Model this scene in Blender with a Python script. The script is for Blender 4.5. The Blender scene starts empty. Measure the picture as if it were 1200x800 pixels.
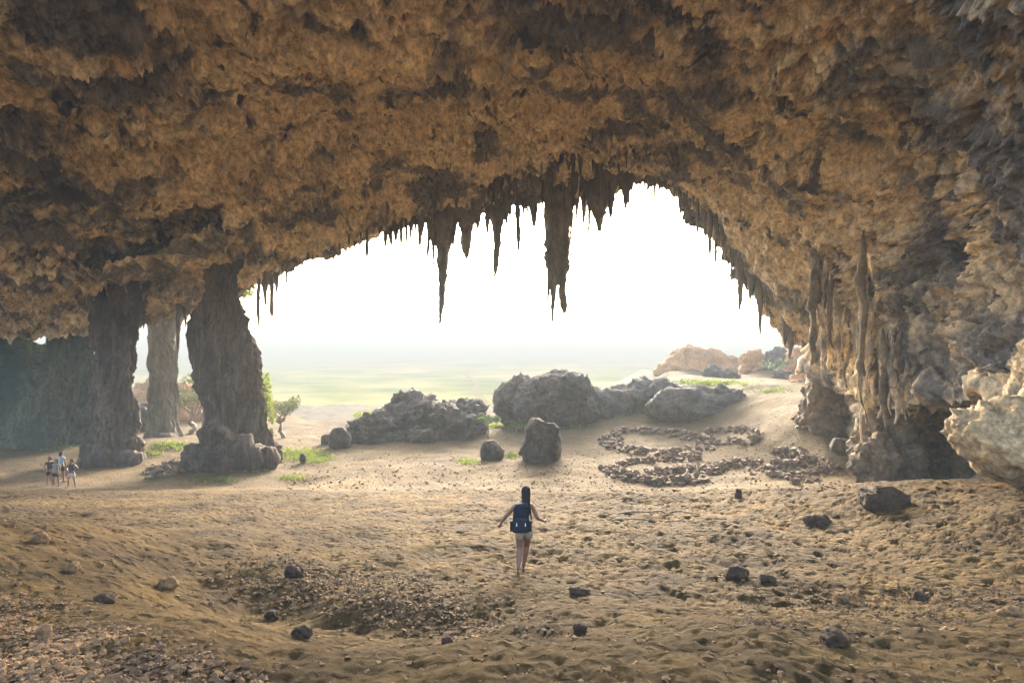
import bpy, bmesh, math, random
import numpy as np
from mathutils import Vector

# ------------------------------------------------------------------ camera, sky, sun, exposure
scene = bpy.context.scene
col = scene.collection
F, CX, HY = 640.0, 600.0, 405.0            # focal length, centre column and horizon row of the 1200 px wide photograph
cd = bpy.data.cameras.new('camera'); cam = bpy.data.objects.new('camera', cd); col.objects.link(cam)
cd.sensor_width = 36.0; cd.lens = 36.0 * F / 1200.0; cd.shift_y = 5.0 / 1200.0
cd.clip_start = 0.1; cd.clip_end = 60000.0
cam.location = (0, 0, 0); cam.rotation_euler = (math.radians(90), 0, 0)
scene.camera = cam

SUN_EL, SUN_AZ = 18.5, 5.0               # azimuth from +Y (view axis), negative = left
world = bpy.data.worlds.new('World'); scene.world = world; world.use_nodes = True
wn = world.node_tree.nodes; wl = world.node_tree.links
wn.clear()
sky = wn.new('ShaderNodeTexSky'); sky.sky_type = 'NISHITA'; sky.sun_disc = False
sky.sun_elevation = math.radians(SUN_EL); sky.sun_rotation = math.radians(SUN_AZ)
sky.dust_density = 4.0; sky.air_density = 0.75; sky.ozone_density = 0.3
bg = wn.new('ShaderNodeBackground'); bg.inputs['Strength'].default_value = 0.15
wo = wn.new('ShaderNodeOutputWorld')
wl.new(sky.outputs[0], bg.inputs[0]); wl.new(bg.outputs[0], wo.inputs[0])
sd = bpy.data.lights.new('sun', 'SUN'); sd.energy = 1.6; sd.angle = math.radians(21); sd.color = (1.0, 0.93, 0.82)
sun = bpy.data.objects.new('sun', sd); col.objects.link(sun)
el, az = math.radians(SUN_EL), math.radians(SUN_AZ)
to_sun = Vector((math.sin(az) * math.cos(el), math.cos(az) * math.cos(el), math.sin(el)))
sun.rotation_euler = to_sun.to_track_quat('Z', 'Y').to_euler(); sun.location = (0, 0, 60)
vs = scene.view_settings
vs.view_transform = 'Standard'; vs.look = 'None'; vs.gamma = 1.0; vs.use_curve_mapping = False
vs.exposure = 3.78
scene.render.engine = 'CYCLES'
cy = scene.cycles
cy.use_denoising = True; cy.max_bounces = 10; cy.diffuse_bounces = 6; cy.volume_bounces = 0
cy.sample_clamp_indirect = 8.0
HAZE_DENSITY = 0.0038
VAULT_START = 1.95  # vault is left open behind and overhead to let fill light in

# ------------------------------------------------------------------ numpy noise
rng = np.random.RandomState(11); random.seed(5)
_P = np.concatenate([rng.permutation(256)] * 3).astype(np.int32)
_g = rng.normal(size=(256, 3)); _G = (_g / np.linalg.norm(_g, axis=1)[:, None]).astype(np.float32)
_W = rng.rand(256, 3).astype(np.float32)

def perlin(p):
    p = np.asarray(p, np.float32); i = np.floor(p).astype(np.int32); f = p - i; i &= 255
    u = f * f * f * (f * (f * 6 - 15) + 10)
    out = []
    for dx in (0, 1):
        a = _P[i[:, 0] + dx]
        for dy in (0, 1):
            b = _P[a + i[:, 1] + dy]
            for dz in (0, 1):
                g = _G[_P[b + i[:, 2] + dz]]
                out.append(g[:, 0] * (f[:, 0] - dx) + g[:, 1] * (f[:, 1] - dy) + g[:, 2] * (f[:, 2] - dz))
    x, y, z = u[:, 0], u[:, 1], u[:, 2]
    l = lambda a, b, t: a + (b - a) * t
    c0 = l(l(out[0], out[1], z), l(out[2], out[3], z), y)
    c1 = l(l(out[4], out[5], z), l(out[6], out[7], z), y)
    return l(c0, c1, x) * 1.5

def fbm(p, o=4, gain=0.5):
    s = 0; a = 1.0; p = np.asarray(p, np.float32)
    for k in range(o):
        s = s + a * perlin(p); p = p * 2.03 + 17.3; a *= gain
    return s

def ridged(p, o=4, gain=0.5):
    s = 0; a = 1.0; p = np.asarray(p, np.float32)
    for k in range(o):
        s = s + a * (1 - 2 * np.abs(perlin(p))); p = p * 2.1 + 9.7; a *= gain
    return s

def worley(p):
    p = np.asarray(p, np.float32); i = np.floor(p).astype(np.int32); f = p - i
    best = np.full(len(p), 9.0, np.float32)
    for dx in (-1, 0, 1):
        a = _P[(i[:, 0] + dx) & 255]
        for dy in (-1, 0, 1):
            b = _P[a + ((i[:, 1] + dy) & 255)]
            for dz in (-1, 0, 1):
                w = _W[_P[b + ((i[:, 2] + dz) & 255)]]
                d = (dx + w[:, 0] - f[:, 0]) ** 2 + (dy + w[:, 1] - f[:, 1]) ** 2 + (dz + w[:, 2] - f[:, 2]) ** 2
                np.minimum(best, d, out=best)
    return np.sqrt(best)

def sstep(a, b, x):
    if b < a: return 1 - sstep(b, a, x)
    t = np.clip((x - a) / (b - a), 0, 1); return t * t * (3 - 2 * t)

def warp(p, s, amt, o=2):
    q = p / s
    return p + amt * np.stack([fbm(q + 3.1, o), fbm(q + 71.7, o), fbm(q + 133.3, o)], 1)

def hermite(xs, ys, x):
    """smooth interpolation of rows ys (n,k) given at xs (n) for the values x (m)"""
    xs = np.asarray(xs, float); ys = np.asarray(ys, float); x = np.asarray(x, float)
    if ys.ndim == 1: ys = ys[:, None]
    m = np.zeros_like(ys); dl = (ys[1:] - ys[:-1]) / (xs[1:] - xs[:-1])[:, None]
    m[1:-1] = 0.5 * (dl[1:] + dl[:-1]); m[0] = dl[0]; m[-1] = dl[-1]
    k = np.clip(np.searchsorted(xs, x, side='right') - 1, 0, len(xs) - 2)
    h = xs[k + 1] - xs[k]; t = ((x - xs[k]) / h)[:, None]; h = h[:, None]
    return ((2 * t**3 - 3 * t**2 + 1) * ys[k] + (t**3 - 2 * t**2 + t) * h * m[k]
            + (-2 * t**3 + 3 * t**2) * ys[k + 1] + (t**3 - t**2) * h * m[k + 1])

# ------------------------------------------------------------------ object helpers
def np_mesh(name, co, faces, smooth=True):
    co = np.asarray(co, np.float32); faces = np.asarray(faces, np.int32); n = faces.shape[1]
    me = bpy.data.meshes.new(name)
    me.vertices.add(len(co)); me.vertices.foreach_set('co', co.ravel())
    me.loops.add(faces.size); me.loops.foreach_set('vertex_index', faces.ravel())
    me.polygons.add(len(faces)); me.polygons.foreach_set('loop_start', np.arange(0, faces.size, n, dtype=np.int32))
    me.polygons.foreach_set('use_smooth', np.full(len(faces), smooth, bool))
    me.update(calc_edges=True); me.validate(); return me

def add(name, me, mat, parent=None, kind=None, label=None, cat=None, group=None):
    o = bpy.data.objects.new(name, me); col.objects.link(o)
    if me is not None and mat is not None and len(me.materials) == 0: me.materials.append(mat)
    if parent is not None: o.parent = parent
    if kind: o['kind'] = kind
    if label: o['label'] = label
    if cat: o['category'] = cat
    if group: o['group'] = group
    return o

def thing(name, loc, label, cat, group=None):
    o = add(name, None, None, None, None, label, cat, group); o.location = loc; o.empty_display_size = 0.2
    return o

def grid_faces(nr, nc, wrap=False):
    r = np.arange(nr - 1)[:, None]; c = np.arange(nc if wrap else nc - 1)[None, :]; c2 = (c + 1) % nc
    a = r * nc + c; b = r * nc + c2; d = (r + 1) * nc + c2; e = (r + 1) * nc + c
    return np.stack([a, b, d, e], -1).reshape(-1, 4)

def grid_normals(P):
    du = np.gradient(P, axis=1); dv = np.gradient(P, axis=0)
    n = np.cross(du, dv); return n / (np.linalg.norm(n, axis=2, keepdims=True) + 1e-9)

# ------------------------------------------------------------------ procedural materials
def mat_rock(name, light, dark, mid, scale=1.0, streak=0.0, bump=0.5, stain=(0.05, 0.042, 0.035), stain_amt=0.5, rough=0.9, green=None, mottle=(0.5, 1.3), dk=(0.42, 0.62), mr_=(0.36, 0.66)):
    m = bpy.data.materials.new(name); m.use_nodes = True
    nt = m.node_tree; N = nt.nodes; L = nt.links; N.clear()
    out = N.new('ShaderNodeOutputMaterial'); b = N.new('ShaderNodeBsdfPrincipled')
    b.inputs['Roughness'].default_value = rough; b.inputs['Specular IOR Level'].default_value = 0.25
    L.new(b.outputs[0], out.inputs[0])
    tc = N.new('ShaderNodeTexCoord'); mp = N.new('ShaderNodeMapping')
    mp.inputs['Scale'].default_value = (scale, scale, scale * (1 - streak)); L.new(tc.outputs['Object'], mp.inputs[0])
    def noise(s, d=8, r=0.6, dist=0.0):
        n = N.new('ShaderNodeTexNoise'); n.inputs['Scale'].default_value = s; n.inputs['Detail'].default_value = d
        n.inputs['Roughness'].default_value = r; n.inputs['Distortion'].default_value = dist
        L.new(mp.outputs[0], n.inputs['Vector']); return n
    def ramp(src, a, bb, ca=(0, 0, 0, 1), cb=(1, 1, 1, 1)):
        r = N.new('ShaderNodeValToRGB'); r.color_ramp.elements[0].position = a; r.color_ramp.elements[1].position = bb
        r.color_ramp.elements[0].color = ca; r.color_ramp.elements[1].color = cb; L.new(src, r.inputs[0]); return r
    def mix(f, a, bb):
        x = N.new('ShaderNodeMix'); x.data_type = 'RGBA'
        for s, v in ((x.inputs[0], f), (x.inputs[6], a), (x.inputs[7], bb)):
            if hasattr(v, 'default_value') or hasattr(v, 'links'): L.new(v, s)
            else: s.default_value = v if not isinstance(v, tuple) else (*v[:3], 1)
        return x.outputs[2]
    n1 = noise(0.22, 6, 0.62, 0.6); n2 = noise(1.4, 9, 0.7, 0.4); n3 = noise(0.09, 4, 0.55); n4 = noise(2.6, 10, 0.8)
    c = mix(ramp(n2.outputs[0], 0.38, 0.62).outputs[0], mid, light)
    c = mix(ramp(n1.outputs[0], dk[0], dk[1]).outputs[0], c, dark)
    r4 = ramp(n4.outputs[0], mr_[0], mr_[1], (mottle[0], mottle[0], mottle[0], 1), (mottle[1], mottle[1] * 0.98, mottle[1] * 0.93, 1))
    mm = N.new('ShaderNodeMix'); mm.data_type = 'RGBA'; mm.blend_type = 'MULTIPLY'; mm.inputs[0].default_value = 0.8
    L.new(c, mm.inputs[6]); L.new(r4.outputs[0], mm.inputs[7]); c = mm.outputs[2]
    st = N.new('ShaderNodeMath'); st.operation = 'MULTIPLY'; st.inputs[1].default_value = stain_amt
    n5 = noise(0.5, 7, 0.65, 1.2); L.new(ramp(n5.outputs[0], 0.56, 0.64).outputs[0], st.inputs[0])
    c = mix(st.outputs[0], c, stain)
    if green:
        c = mix(ramp(n3.outputs[0], 0.4, 0.6).outputs[0], c, green)
    L.new(c, b.inputs['Base Color'])
    bp = N.new('ShaderNodeBump'); bp.inputs['Strength'].default_value = bump; bp.inputs['Distance'].default_value = 0.12 / scale
    nb = noise(5.5, 10, 0.8, 0.5)
    L.new(nb.outputs[0], bp.inputs['Height']); L.new(bp.outputs[0], b.inputs['Normal'])
    return m

def mat_plain(name, colr, rough=0.8, var=0.25, scale=12.0, trans=0.0):
    m = bpy.data.materials.new(name); m.use_nodes = True
    nt = m.node_tree; N = nt.nodes; L = nt.links; b = N['Principled BSDF']
    b.inputs['Roughness'].default_value = rough; b.inputs['Specular IOR Level'].default_value = 0.3
    tc = N.new('ShaderNodeTexCoord'); n = N.new('ShaderNodeTexNoise'); n.inputs['Scale'].default_value = scale; n.inputs['Detail'].default_value = 5
    L.new(tc.outputs['Object'], n.inputs['Vector'])
    r = N.new('ShaderNodeValToRGB'); L.new(n.outputs[0], r.inputs[0])
    r.color_ramp.elements[0].position = 0.3; r.color_ramp.elements[1].position = 0.7
    r.color_ramp.elements[0].color = (*[v * (1 - var) for v in colr], 1); r.color_ramp.elements[1].color = (*[min(1, v * (1 + var)) for v in colr], 1)
    L.new(r.outputs[0], b.inputs['Base Color'])
    if trans > 0:
        t = N.new('ShaderNodeBsdfTranslucent'); L.new(r.outputs[0], t.inputs[0])
        ms = N.new('ShaderNodeMixShader'); ms.inputs[0].default_value = trans
        L.new(b.outputs[0], ms.inputs[1]); L.new(t.outputs[0], ms.inputs[2]); L.new(ms.outputs[0], N['Material Output'].inputs[0])
    return m

M_CEIL = mat_rock('ceiling_limestone', (0.86, 0.69, 0.45), (0.24, 0.215, 0.19), (0.72, 0.56, 0.355), 1.0, 0.25, 1.0, stain=(0.075, 0.07, 0.07), stain_amt=0.95, mottle=(0.32, 1.46), dk=(0.475, 0.56), mr_=(0.39, 0.59))  # stained rock, mottling contrast raised to paint in missing highlights and shade
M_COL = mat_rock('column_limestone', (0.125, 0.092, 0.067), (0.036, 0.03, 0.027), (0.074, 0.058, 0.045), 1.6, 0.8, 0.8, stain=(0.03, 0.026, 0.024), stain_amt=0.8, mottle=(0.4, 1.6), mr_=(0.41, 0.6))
M_STAL = mat_rock('stalactite_limestone', (0.27, 0.235, 0.20), (0.12, 0.108, 0.098), (0.19, 0.165, 0.14), 2.0, 0.7, 0.7)  # greyed and lightened, distance haze is put into the rock colour
M_GREEN = mat_rock('green_wall', (0.14, 0.14, 0.09), (0.03, 0.038, 0.032), (0.075, 0.08, 0.055), 1.4, 0.7, 0.8, mottle=(0.3, 2.2), mr_=(0.42, 0.6), green=(0.024, 0.048, 0.04))  # dark rock blended with green by noise
M_GREY = mat_rock('grey_limestone', (0.12, 0.10, 0.077), (0.034, 0.031, 0.028), (0.07, 0.06, 0.049), 1.6, 0.1, 0.8, stain=(0.025, 0.023, 0.021), stain_amt=0.6, mottle=(0.45, 1.5), mr_=(0.4, 0.6))
M_ORANGE = mat_rock('orange_limestone', (0.50, 0.27, 0.115), (0.28, 0.15, 0.07), (0.40, 0.215, 0.092), 1.4, 0.1, 0.9, stain_amt=0.2)  # orange rock, made lighter and warmer to put missing sunlight into its colour
M_PALE = mat_rock('pale_limestone', (0.62, 0.47, 0.27), (0.26, 0.19, 0.11), (0.46, 0.345, 0.195), 2.2, 0.2, 0.9, stain_amt=0.6, mottle=(0.4, 1.5), mr_=(0.4, 0.6))
M_LEDGE = mat_rock('ledge_limestone', (0.34, 0.26, 0.165), (0.10, 0.08, 0.06), (0.22, 0.165, 0.11), 2.0, 0.2, 0.9, stain_amt=0.6)
M_MID = mat_rock('slender_column_limestone', (0.20, 0.165, 0.105), (0.08, 0.068, 0.048), (0.14, 0.115, 0.075), 1.6, 0.7, 0.8, stain_amt=0.5)
M_DARKROCK = mat_rock('dark_rock', (0.075, 0.044, 0.022), (0.022, 0.014, 0.008), (0.044, 0.027, 0.014), 4.0, 0.0, 0.7, stain_amt=0.3)
M_STONE = mat_rock('loose_stone', (0.27, 0.152, 0.064), (0.08, 0.045, 0.02), (0.165, 0.093, 0.04), 5.0, 0.0, 0.5, stain_amt=0.3)
M_WSTONE = mat_rock('wall_stone', (0.28, 0.205, 0.145), (0.12, 0.088, 0.064), (0.19, 0.138, 0.098), 3.0, 0.0, 0.5, stain_amt=0.3)

def mat_ground():
    m = bpy.data.materials.new('sand_ground'); m.use_nodes = True
    nt = m.node_tree; N = nt.nodes; L = nt.links; b = N['Principled BSDF']
    b.inputs['Roughness'].default_value = 0.95; b.inputs['Specular IOR Level'].default_value = 0.1
    tc = N.new('ShaderNodeTexCoord')
    def noise(s, d=8, r=0.6, dist=0.0):
        n = N.new('ShaderNodeTexNoise'); n.inputs['Scale'].default_value = s; n.inputs['Detail'].default_value = d
        n.inputs['Roughness'].default_value = r; n.inputs['Distortion'].default_value = dist
        L.new(tc.outputs['Object'], n.inputs['Vector']); return n.outputs[0]
    def ramp(src, a, bb, ca, cb):
        r = N.new('ShaderNodeValToRGB'); r.color_ramp.elements[0].position = a; r.color_ramp.elements[1].position = bb
        r.color_ramp.elements[0].color = (*ca, 1); r.color_ramp.elements[1].color = (*cb, 1); L.new(src, r.inputs[0]); return r.outputs[0]
    def mix(f, a, bb, mode='MIX'):
        x = N.new('ShaderNodeMix'); x.data_type = 'RGBA'; x.blend_type = mode
        if isinstance(f, float): x.inputs[0].default_value = f
        else: L.new(f, x.inputs[0])
        L.new(a, x.inputs[6]); L.new(bb, x.inputs[7]); return x.outputs[2]
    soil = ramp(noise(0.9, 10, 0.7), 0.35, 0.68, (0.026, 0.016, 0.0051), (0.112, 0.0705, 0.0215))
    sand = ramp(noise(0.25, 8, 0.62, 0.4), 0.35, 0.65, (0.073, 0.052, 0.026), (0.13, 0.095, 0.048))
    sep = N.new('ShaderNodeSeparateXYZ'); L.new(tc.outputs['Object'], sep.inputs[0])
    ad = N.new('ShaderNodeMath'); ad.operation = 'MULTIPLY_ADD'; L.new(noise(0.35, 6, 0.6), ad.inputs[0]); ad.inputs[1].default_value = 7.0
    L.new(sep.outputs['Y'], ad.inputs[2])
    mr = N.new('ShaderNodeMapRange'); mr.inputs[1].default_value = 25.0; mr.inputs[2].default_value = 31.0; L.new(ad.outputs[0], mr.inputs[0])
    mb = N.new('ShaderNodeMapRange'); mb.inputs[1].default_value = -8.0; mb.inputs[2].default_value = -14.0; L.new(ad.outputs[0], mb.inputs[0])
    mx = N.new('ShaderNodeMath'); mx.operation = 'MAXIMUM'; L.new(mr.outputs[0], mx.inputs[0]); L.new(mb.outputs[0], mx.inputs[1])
    c = mix(mr.outputs[0], soil, sand); rear_bounce = ramp(noise(0.2, 8, 0.6), 0.35, 0.65, (0.30, 0.235, 0.145), (0.38, 0.30, 0.19)); c = mix(mb.outputs[0], c, rear_bounce)  # pale tone of the added unseen slope, reflects sun onto the ceiling
    c = mix(0.85, c, ramp(noise(0.16, 5, 0.6, 0.8), 0.36, 0.64, (0.68, 0.67, 0.68), (1.22, 1.2, 1.12)), 'MULTIPLY')
    grain = ramp(noise(14, 6, 0.8), 0.3, 0.75, (0.6, 0.58, 0.55), (1.25, 1.23, 1.2))
    c = mix(0.75, c, grain, 'MULTIPLY')
    L.new(c, b.inputs['Base Color'])
    bp = N.new('ShaderNodeBump'); bp.inputs['Strength'].default_value = 0.9; bp.inputs['Distance'].default_value = 0.05
    vo = N.new('ShaderNodeTexVoronoi'); vo.inputs['Scale'].default_value = 5.5; vo.inputs['Randomness'].default_value = 1.0
    wv = N.new('ShaderNodeVectorMath'); wv.operation = 'MULTIPLY_ADD'; wv.inputs[1].default_value = (0.12, 0.12, 0.12)
    cn = N.new('ShaderNodeTexNoise'); cn.inputs['Scale'].default_value = 6; L.new(tc.outputs['Object'], cn.inputs['Vector'])
    L.new(cn.outputs['Color'], wv.inputs[0]); L.new(tc.outputs['Object'], wv.inputs[2]); L.new(wv.outputs[0], vo.inputs['Vector'])
    vr = N.new('ShaderNodeMapRange'); vr.inputs[1].default_value = 0.15; vr.inputs[2].default_value = 0.5; L.new(vo.outputs['Distance'], vr.inputs[0])
    b2 = N.new('ShaderNodeBump'); b2.inputs['Strength'].default_value = 0.8; b2.inputs['Distance'].default_value = 0.06
    L.new(noise(9, 10, 0.75), bp.inputs['Height']); L.new(vr.outputs[0], b2.inputs['Height'])
    L.new(bp.outputs[0], b2.inputs['Normal']); L.new(b2.outputs[0], b.inputs['Normal'])
    return m
M_GROUND = mat_ground()

def mat_far_plain():
    m = bpy.data.materials.new('coastal_plain'); m.use_nodes = True
    nt = m.node_tree; N = nt.nodes; L = nt.links; b = N['Principled BSDF']; b.inputs['Roughness'].default_value = 1.0
    b.inputs['Specular IOR Level'].default_value = 0.0
    tc = N.new('ShaderNodeTexCoord'); n = N.new('ShaderNodeTexNoise'); n.inputs['Scale'].default_value = 0.018; n.inputs['Detail'].default_value = 10
    n.inputs['Roughness'].default_value = 0.65; L.new(tc.outputs['Object'], n.inputs['Vector'])
    r = N.new('ShaderNodeValToRGB'); L.new(n.outputs[0], r.inputs[0])
    r.color_ramp.elements[0].position = 0.36; r.color_ramp.elements[0].color = (0.075, 0.10, 0.022, 1)
    r.color_ramp.elements[1].position = 0.66; r.color_ramp.elements[1].color = (0.38, 0.27, 0.12, 1)
    e = r.color_ramp.elements.new(0.5); e.color = (0.18, 0.175, 0.05, 1)
    L.new(r.outputs[0], b.inputs['Base Color']); return m
M_PLAIN = mat_far_plain()
M_TRACK = mat_plain('dirt_track', (0.17, 0.125, 0.062), 1.0, 0.15, 0.05); M_TRACK.node_tree.nodes['Principled BSDF'].inputs['Specular IOR Level'].default_value = 0.0
M_LEAF = mat_plain('leaf_green', (0.10, 0.16, 0.035), 0.6, 0.5, 0.9, 0.35)
M_LEAF_OLIVE = mat_plain('leaf_olive', (0.12, 0.13, 0.05), 0.6, 0.45, 0.9, 0.3)
M_LEAF_YELLOW = mat_plain('leaf_yellow_green', (0.22, 0.27, 0.05), 0.6, 0.4, 0.9, 0.4)
M_GRASS = mat_plain('grass_green', (0.15, 0.19, 0.035), 0.7, 0.5, 0.8, 0.4)
M_BARK = mat_plain('bark', (0.28, 0.22, 0.16), 0.9, 0.3, 20)
M_DRYWOOD = mat_plain('dry_wood', (0.20, 0.15, 0.10), 0.9, 0.4, 15)

# ------------------------------------------------------------------ the ground: one height function for everything that stands on it
PROF_Y = [-60, -44, -30, -14, -4, 0, 1.5, 3, 5, 7, 10.3, 15, 20, 23.5, 26, 29, 36, 50, 65, 90, 140]
PROF_Z = [16, 11, 5.5, -0.2, -1.35, -1.65, -1.75, -1.95, -2.7, -3.35, -4.26, -5.12, -5.75, -6.28, -6.95, -7.62, -8.1, -8.5, -8.8, -9.3, -10]  # the rise behind the camera is added, to bounce sunlight into the cave
gau = lambda x, y, cx, cy, sx, sy: np.exp(-((x - cx) / sx) ** 2 - ((y - cy) / sy) ** 2)

def gbase(x, y):
    x = np.asarray(x, float); y = np.asarray(y, float)
    z = hermite(PROF_Y, PROF_Z, np.clip(y, -60, 139)).reshape(y.shape)
    z = z + 1.05 * gau(x, y, -8.5, 8.5, 4.0, 4.5) + 0.35 * gau(x, y, -16, 17, 5, 4)
    tt = 10.9 - (x + 6.2) * 0.66 - y + 0.9 * perlin(np.stack([x.ravel() / 1.7, y.ravel() / 1.7, 0 * x.ravel() + 8.5], 1)).reshape(y.shape)
    z = z - 0.4 * sstep(-0.6, 1.7, tt) * (1 - sstep(1.0, 4.2, tt)) * sstep(-8, -4.0, x) * (1 - sstep(-1.5, 2.2, x))
    z = z - 0.1 * gau(x, y, -1.6, 7.4, 2.3, 1.0) - 0.25 * gau(x, y, 4.5, 8.5, 3.0, 1.4)
    z = z + 0.25 * gau(x, y, 3.0, 4.8, 3.0, 1.2)
    z = z + 1.15 * sstep(7, 14, x) * (1 - sstep(17, 25, y)) * sstep(6, 13, y)
    z = z + 3.6 * sstep(13, 27, x) * sstep(29, 48, y) + 1.2 * sstep(-2, 10, x) * sstep(44, 60, y)
    z = z + 0.8 * gau(x, y, -28, 44, 8, 5) + 2.0 * gau(x, y, 24, 38, 4.5, 6)
    pl = np.stack([x.ravel(), y.ravel(), 0 * x.ravel()], 1); z = z + (0.22 * fbm(pl / 6.5, 3)).reshape(z.shape)
    edge = 63 + 42 * sstep(2, 24, x) + 14 * (1 - sstep(-40, -18, x))
    z = z - 0.62 * np.maximum(0, y - edge) - 0.5 * np.maximum(0, np.abs(x - 5) - 75)
    return np.maximum(z, -20.6)

def gz(x, y):
    x = np.asarray(x, float); y = np.asarray(y, float); sh = x.shape
    xf, yf = x.ravel(), y.ravel(); z = gbase(xf, yf)
    p = np.stack([xf, yf, np.zeros_like(xf)], 1)
    near = 1 - sstep(23, 28, yf); out = sstep(60, 80, yf)
    z = z + 0.66 * fbm(p / 6.5, 3) * out + 0.07 * fbm(p / 1.7 + 5, 3)
    # trampled footprints and dimples, thickest on the right of the near slope
    foot = sstep(0.0, 1.0, 0.55 + 0.06 * (xf - 2)) * near * sstep(4.5, 8, yf)
    q = warp(p, 0.9, 0.12, 1)
    w = worley(q * np.array([3.4, 2.6, 1.0]))
    z = z - foot * 0.21 * (1 - sstep(0.16, 0.36, w)) * sstep(-0.35, 0.25, perlin(p / 1.3 + 60)) - 0.045 * near * (1 - sstep(0.1, 0.4, worley(p * 1.3 + 40)))
    w2 = worley(p * np.array([7.0, 5.2, 1.0]) + 11)
    z = z - (0.4 + 0.6 * foot) * near * 0.06 * (1 - sstep(0.14, 0.38, w2))
    z = z + near * 0.034 * fbm(p * 2.6 + 7, 5, 0.68) + (1 - near) * (1 - out) * 0.05 * fbm(p * 0.9 + 3, 4)
    # dragged-branch furrows running across the middle
    return z.reshape(sh)

def ground_at(x, y): return float(gz(np.array([x]), np.array([y]))[0])
_D = np.geomspace(1.6, 150, 700); _COLS = {}
def gdist(px, py):
    """distance at which the ground is first met by the sight line of a photograph position"""
    k = int(round(px / 2.0))
    if k not in _COLS:
        a = (k * 2.0 - CX) / F; _COLS[k] = np.maximum.accumulate(gbase(a * _D, _D) / _D) + 1e-7 * np.arange(len(_D))
    return float(np.interp((HY - py) / F, _COLS[k], _D))
def gpts(pxpy):
    """ground points for many photograph positions at once"""
    d = np.array([gdist(px, py) for px, py in pxpy]); x = np.array([(px - CX) / F for px, py in pxpy]) * d
    return np.stack([x, d, gz(x, d)], 1)
def gpt(px, py): return Vector(gpts([(px, py)])[0])
def at(px, py, d): return Vector(((px - CX) / F * d, d, (HY - py) / F * d))

def build_ground():
    ys = np.concatenate([np.linspace(-60, -22, 12)[:-1], np.linspace(-22, 1.2, 30)[:-1], 1.2 + (np.geomspace(1, 24, 470) - 1) / 23 * 25.3,
                         np.linspace(26.6, 68, 130), np.linspace(69, 190, 45)])
    s = np.concatenate([np.linspace(-3.2, -1.02, 26), np.linspace(-1, 1, 520), np.linspace(1.02, 3.2, 26)])
    W = 1.02 * np.maximum(ys, 0) + 3.5 + 10 * (1 - sstep(-6, 3, ys)) + 14 * (1 - sstep(-40, -12, ys))
    Y = np.repeat(ys[:, None], len(s), 1); X = W[:, None] * s[None, :]
    P = np.stack([X, Y, gz(X, Y)], -1)
    me = np_mesh('ground', P.reshape(-1, 3), grid_faces(len(ys), len(s)))
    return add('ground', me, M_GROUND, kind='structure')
build_ground()

# the coastal plain far below, out to the horizon, with a pale dirt track
PLZ = -21.0
me = np_mesh('plain', [(-30000, 60, PLZ), (30000, 60, PLZ), (30000, 30000, PLZ), (-30000, 30000, PLZ)], [(0, 1, 2, 3)])
add('plain', me, M_PLAIN, kind='structure')
trk = [(-9, 170), (-10, 200), (-17, 250), (-20, 310), (-34, 400), (-44, 560)]
ty = np.linspace(170, 560, 60); tx = hermite([t[1] for t in trk], [t[0] for t in trk], ty)[:, 0]
Pt = np.stack([np.stack([tx - 1.6, ty, np.full(60, PLZ + 0.06)], 1), np.stack([tx + 1.6, ty, np.full(60, PLZ + 0.06)], 1)], 1)
add('road', np_mesh('road', Pt.reshape(-1, 3), grid_faces(60, 2)), M_TRACK, kind='structure')

# ------------------------------------------------------------------ the cave vault
COARSE = {  # column px : (py, distance) of four rows from the top of the frame towards the mouth
    -300: [(-100, 8), (100, 14), (200, 20), (300, 28)],   -100: [(-100, 10), (100, 17), (200, 22), (300, 30)],
    0: [(-100, 11), (80, 17), (200, 24), (300, 32)],      165: [(-100, 12.5), (80, 19), (200, 27), (300, 35)],
    300: [(-100, 13.5), (60, 20), (170, 28), (260, 36)],  450: [(-100, 14), (50, 20), (140, 28), (210, 36)],
    600: [(-100, 14.5), (40, 20.5), (120, 28), (190, 37)], 760: [(-100, 14), (30, 20), (110, 28), (168, 36)],
    900: [(-100, 12.5), (80, 19), (180, 26), (262, 34)],  955: [(-100, 12), (90, 18), (200, 25), (310, 32)],
    1040: [(-100, 11), (100, 16.5), (220, 22), (340, 26)], 1120: [(-100, 10), (100, 14), (220, 17.5), (340, 20)],
    1200: [(-100, 9), (100, 12.5), (220, 15), (340, 16)], 1350: [(-100, 7.5), (100, 10), (220, 11.5), (340, 12.5)],
    1600: [(-100, 6), (100, 8), (220, 9), (340, 9.5)]}
LIP = [(-300, 380, 42), (-100, 385, 43), (0, 386, 44), (90, 384, 43), (165, 374, 42), (215, 362, 41), (260, 350, 41), (300, 330, 41),
       (340, 306, 41), (400, 284, 42), (450, 266, 42), (520, 252, 43), (600, 234, 44), (680, 220, 44), (740, 207, 44), (770, 207, 44), (800, 224, 44),
       (840, 268, 43), (880, 324, 42), (925, 386, 41), (955, 402, 40), (985, 440, 35), (1012, 456, 30), (1040, 466, 27), (1080, 466, 23.5), (1120, 466, 20.5),
       (1160, 466, 17.8), (1200, 465, 15.5), (1350, 480, 12), (1600, 520, 9)]

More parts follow.
